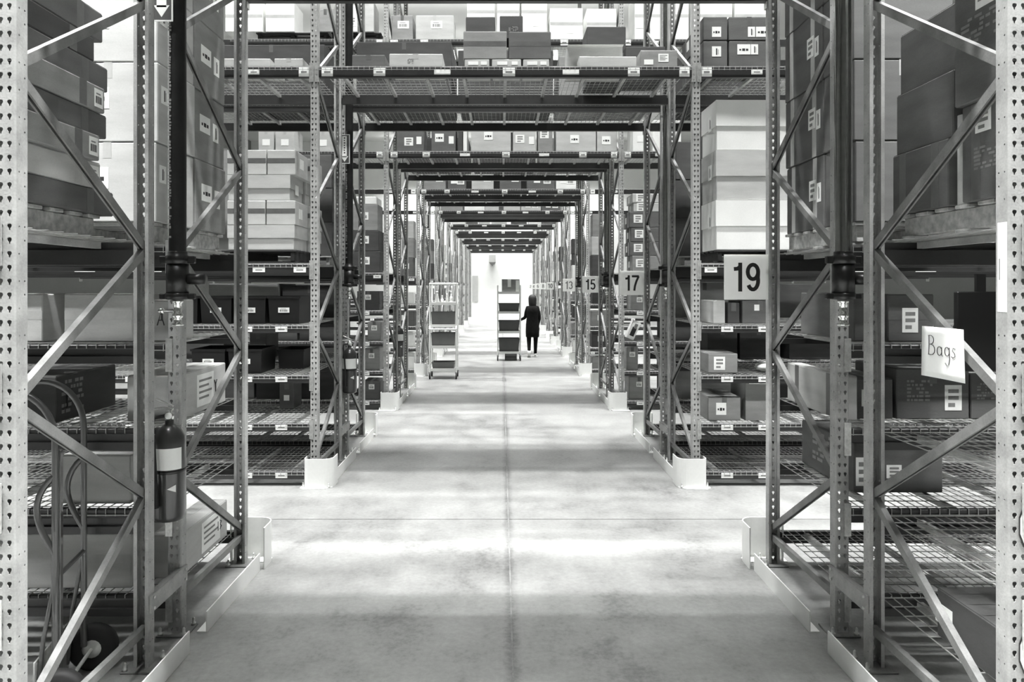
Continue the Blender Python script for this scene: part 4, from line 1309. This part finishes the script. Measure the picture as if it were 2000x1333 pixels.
# ------------------------------------------------------------------ hand truck at left
def hand_truck():
    """axle along local x, handles bend towards -y"""
    r = empty('hand_truck', (0, 0, 0))
    for x0 in (-.18, .18):
        P = [(x0, .0, .14), (x0, 0, 1.24)] + [(x0, -.19 * (1 - math.cos(a)), 1.24 + .235 * math.sin(a)) for a in [PI / 18 * q for q in range(1, 12)]]
        MB().tube(P, .0145, 'truck_paint', 10).obj('rail', r)
        MB().tube([(x0, -.075 * math.sin(PI * (q / 12) ** .8), 1.09 - .36 * q / 12) for q in range(13)], .014, 'truck_paint', 10).obj('hand_grip', r)
        MB().tube([(x0, 0, .62), (x0, -.05, .34), (x0, -.075, .06)], .010, 'truck_paint', 8).obj('strut', r)
    for zz in (.30, .62): MB().tube([(-.18, 0, zz), (.18, 0, zz)], .011, 'truck_paint', 8).obj('cross_bar', r)
    MB().cbox(.13, .165, -.006, .016, .16, 1.20, 'truck_paint', .004).obj('back_strap', r)
    MB().cbox(-.2, .2, -.22, -.075, .008, .016, 'steel', .002).cbox(-.2, .2, -.083, -.075, .016, .26, 'steel', .002).obj('toe_plate', r)
    MB().tube([(-.19, .03, .115), (.19, .03, .115)], .010, 'steel', 8).obj('axle', r)
    for x0 in (-.225, .225):
        w_ = MB().lathe([(.06, -.030), (.10, -.034), (.115, -.018), (.115, .018), (.10, .034), (.06, .030)], 'rubber', 24, (x0, .03, .115), 'x').obj('wheel', r)
        MB().lathe([(.012, -.040), (.03, -.036), (.056, -.026), (.056, .026), (.03, .036), (.012, .040)], 'steel', 16, (x0, .03, .115), 'x').obj('hub', w_)
    return r


ht = hand_truck()
ht.location = (-2.055, 3.43, 0); ht.rotation_euler = (0, 0, math.radians(-78))
tag(ht, 'dark two-wheeled hand truck with bent tube handles standing inside the left rack', 'hand truck')

# ------------------------------------------------------------------ carts
def cart(x, y, wd, dp, shelves, top, rail_from, label):
    r = empty('cart', (x, y, 0))
    for sx in (-1, 1):
        for sy in (-1, 1):
            MB().tube([(sx * wd / 2, sy * dp / 2, .12), (sx * wd / 2, sy * dp / 2, top)], .019, 'cart_white', 8).obj('post', r)
            cst = MB(); cst.lathe([(.055, -.016), (.062, -.01), (.062, .01), (.055, .016)], 'rubber', 14, (sx * wd / 2, sy * dp / 2, .062), 'x').obj('caster', r)
            MB().box(sx * wd / 2 - .025, sx * wd / 2 + .025, sy * dp / 2 - .02, sy * dp / 2 + .02, .126, .14, 'pipe_dark').obj('caster_fork', r)
    for z in shelves:
        b = MB().box(-wd / 2, wd / 2, -dp / 2, dp / 2, z - .012, z, 'cart_white')
        b.box(-wd / 2, wd / 2, -dp / 2 - .016, -dp / 2, z - .03, z + .03, 'cart_white').box(-wd / 2, wd / 2, dp / 2, dp / 2 + .016, z - .03, z + .03, 'cart_white')
        b.obj('shelf', r)
    if rail_from:
        b = MB()
        b.tube([(-wd / 2, -dp / 2, top), (wd / 2, -dp / 2, top)], .022, 'cart_white', 8).tube([(-wd / 2, dp / 2, top), (wd / 2, dp / 2, top)], .022, 'cart_white', 8)
        for sx in (-1, 1): b.tube([(sx * wd / 2, -dp / 2, top), (sx * wd / 2, dp / 2, top)], .02, 'cart_white', 8)
        b.obj('top_frame', r)
        b = MB(); b.tube([(-wd / 2, -dp / 2 - .05, rail_from - .07), (wd / 2, -dp / 2 - .05, rail_from - .07)], .02, 'cart_white', 8)
        for sx in (-1, 1): b.tube([(sx * wd / 2, -dp / 2 - .05, rail_from - .07), (sx * wd / 2, -dp / 2, rail_from)], .018, 'cart_white', 8)
        b.obj('push_handle', r)
    tag(r, label, 'cart', 'white picking carts')
    return r


CY = 15.45
cx, cs = PX(867, CY), CY / F
cart(cx, CY, .56, .46, [.20, .68, 1.13, 1.60], 2.02, 1.13, 'tall white cart with bottles and bins at left of the passage')
g = 'bins on the white carts'
for z, h, n in ((1.13, .29, 'upper'), (.68, .29, 'middle')):
    bin_(cx - .255, cx + .255, CY - .205, CY + .205, z + .002, h, 'grey_plastic', 'grey bin on the %s shelf of the cart with bottles' % n, g, False)
bin_(cx - .24, cx + .24, CY - .2, CY + .2, .202, .15, 'grey_plastic', 'shallow grey bin on the lowest shelf of the cart with bottles', g, False)
BOT = [(-.14, .05, .23, 'light', 'pale cone-shaped bottle', 0), (-.03, .03, .14, 'white', 'white capped bottle', 1), (.07, .028, .18, 'light', 'pale slim bottle', 1), (.16, .032, .22, 'white', 'white spray bottle', 1)]
for bx, br, bh, m, nm, kind in BOT:
    b = MB()
    if kind == 0: b.lathe([(br * 1.1, 0), (br * 1.1, .02), (br * .5, bh * .8), (br * .4, bh)], m, 14)
    else: b.lathe([(br, 0), (br, bh * .6), (br * .4, bh * .75), (br * .4, bh)], m, 12)
    o = b.obj('bottle', None, (cx + bx, CY - .08, 1.602))
    MB().lathe([(br * .5, bh), (br * .5, bh + .03)], 'white', 10).obj('cap', o)
    if nm.endswith('spray bottle'): MB().box(-.05, .02, -.012, .012, bh + .03, bh + .06, 'white').obj('trigger', o)
    tag(o, nm + ' on the top shelf of the left cart', 'bottle', 'bottles on the left cart')

CY2 = 19.25
cx2 = PX(994, CY2)
cart(cx2, CY2, .60, .46, [.22, .76, 1.28, 1.80], 2.0, 0, 'white cart with three dark bins pulled by the person')
for z, h, n in ((.22, .37, 'lowest'), (.76, .30, 'middle'), (1.28, .24, 'upper')):
    bin_(cx2 - .275, cx2 + .275, CY2 - .205, CY2 + .205, z + .002, h, 'bin_grey', 'dark bin on the %s shelf of the cart beside the person' % n, g, False)
carton(cx2 - .19, cx2 + .28, CY2 - .2, CY2 + .2, 1.802, .36, 'kraft', 'carton with white labels on top of the cart beside the person', 'cartons on the cart', [('F', .42, .7, .09, .2, 'plain'), ('F', .88, .5, .09, .3, 'plain')], tape='')
b = MB().box(-.16, .16, -.12, .12, 0, .18, 'grey_plastic').obj('crate_under_cart', None, (cx2 + .05, CY2 + .02, .002))
MB().box(-.15, .15, -.125, -.12, .08, .10, 'ink').obj('slot', b)
b.name = 'small_crate'
tag(b, 'small grey crate on the floor under the cart beside the person', 'crate')

# ------------------------------------------------------------------ person walking away beside the cart
def person(x, y, label):
    J = {}  # joint -> (pos, radius)
    def j(n, p, rx, ry=None): J[n] = (p, rx, ry or rx)
    j('pel', (0, 0, .93), .155, .11); j('wai', (0, .0, 1.08), .145, .10); j('che', (0, .01, 1.26), .165, .11); j('nec', (0, .02, 1.42), .075, .07)
    j('hd0', (0, .035, 1.52), .062); j('hd1', (0, .045, 1.60), .083, .09); j('hd2', (0, .04, 1.685), .06, .07)
    j('hl', (-.09, 0, .90), .10); j('kl', (-.10, -.02, .50), .068); j('al', (-.10, -.17, .17), .045); j('fl', (-.10, -.11, .06), .035)
    j('hr', (.09, 0, .90), .10); j('kr', (.09, .02, .48), .066); j('ar', (.08, .00, .09), .045); j('fr', (.08, .13, .045), .035)
    j('sl', (-.15, .01, 1.36), .07); j('el', (-.20, .03, 1.10), .05); j('wl', (-.34, .20, 1.02), .035); j('pl', (-.38, .26, 1.02), .036, .02)
    j('sr', (.15, .01, 1.36), .07); j('er', (.19, -.02, 1.09), .05); j('wr', (.17, .10, .90), .035); j('pr', (.17, .13, .84), .036, .02)
    E_ = [('pel', 'wai'), ('wai', 'che'), ('che', 'nec'), ('nec', 'hd0'), ('hd0', 'hd1'), ('hd1', 'hd2'), ('pel', 'hl'), ('hl', 'kl'), ('kl', 'al'), ('al', 'fl'),
          ('pel', 'hr'), ('hr', 'kr'), ('kr', 'ar'), ('ar', 'fr'), ('che', 'sl'), ('sl', 'el'), ('el', 'wl'), ('wl', 'pl'), ('che', 'sr'), ('sr', 'er'), ('er', 'wr'), ('wr', 'pr')]
    for h, base, dirv in (('l', (-.38, .26, 1.02), (-.5, .8, 0)), ('r', (.17, .13, .84), (.02, .35, -1))):
        d = Vector(dirv).normalized(); side = d.cross(Vector((0, 0, 1)) if abs(d.z) < .8 else Vector((0, 1, 0))).normalized()
        nrm = side.cross(d)
        for q, (off, ln) in enumerate(((-.027, .062), (-.009, .072), (.009, .068), (.027, .052))):
            p0 = Vector(base) + side * off + d * .045; p1 = p0 + d * ln * .55 - nrm * .006; p2 = p1 + d * ln * .45 - nrm * .022
            for t, p in enumerate((p0, p1, p2)): j('f%s%d%d' % (h, q, t), tuple(p), .0095 - .001 * t)
            E_ += [('p' + h, 'f%s%d0' % (h, q)), ('f%s%d0' % (h, q), 'f%s%d1' % (h, q)), ('f%s%d1' % (h, q), 'f%s%d2' % (h, q))]
        p0 = Vector(base) + side * -.04 + d * .01; p1 = p0 - side * .015 + d * .035
        j('t%s0' % h, tuple(p0), .011); j('t%s1' % h, tuple(p1), .009); E_ += [('p' + h, 't%s0' % h), ('t%s0' % h, 't%s1' % h)]
    names = list(J); me = bpy.data.meshes.new('person')
    me.from_pydata([J[n][0] for n in names], [(names.index(a), names.index(b_)) for a, b_ in E_], [])
    o = put('person', me, None, (x, y, 0))
    me.materials.append(MATS['cloth_black'])
    sk = o.modifiers.new('skin', 'SKIN'); sk.use_smooth_shade = True
    for k, n in enumerate(names):
        me.skin_vertices[0].data[k].radius = (J[n][1], J[n][2]); me.skin_vertices[0].data[k].use_root = (n == 'pel')
    sb = o.modifiers.new('sub', 'SUBSURF'); sb.levels = sb.render_levels = 2
    # bake to a plain mesh
    bpy.context.view_layer.update()
    bm_ = bpy.data.meshes.new_from_object(o.evaluated_get(bpy.context.evaluated_depsgraph_get()))
    o.modifiers.clear(); o.data = bm_
    bm_.materials.clear(); bm_.materials.append(MATS['cloth_black']); bm_.materials.append(MATS['skin'])
    for p in bm_.polygons:
        c = p.center
        if (1.55 < c.z < 1.66 and c.y > .095) or ((c.x < -.35 or (c.z < .85 and c.x > .14)) and c.z > .6): p.material_index = 1
    # coat, hair, face and shoes
    MB().lathe([(.185, .56), (.19, .70), (.185, .90), (.165, 1.08), (.175, 1.25), (.175, 1.34), (.12, 1.42), (.07, 1.45)], 'cloth_black', 20).obj('coat', o)
    hb = MB(); hb.lathe([(.060, 1.34), (.105, 1.45), (.112, 1.56), (.115, 1.64), (.098, 1.70), (.05, 1.74), (.01, 1.748)], 'hair', 18, (0, -.0, 0))
    hb.obj('hair', o)
    fb = MB(); fb.lathe([(.012, .118), (.013, .132), (.004, .145)], 'skin', 8, (0, 0, 1.60), 'y')
    for s in (-1, 1): fb.lathe([(.009, .118), (.009, .126)], 'ink', 8, (s * .03, 0, 1.625), 'y')
    fb.lathe([(.02, .108), (.018, .118)], 'grey_ink', 8, (0, 0, 1.555), 'y'); fb.obj('face', o)
    for sx, yy, zz, rx in ((-.10, -.15, .07, -40), (.08, .06, 0, 0)):
        b = MB()
        b.cbox(-.045, .045, -.11, .15, 0, .035, 'white', .012).cbox(-.042, .042, -.11, .06, .035, .095, 'white', .015)
        s_ = b.obj('shoe', o, (sx, yy, zz)); s_.rotation_euler = (math.radians(rx), 0, 0)
    tag(o, label, 'person')
    return o


person(PX(1040, 20.1), 20.1, 'person in long dark clothes and white shoes walking away beside a cart')
print('CARTONS', NCART, 'OBJECTS', len(bpy.data.objects))
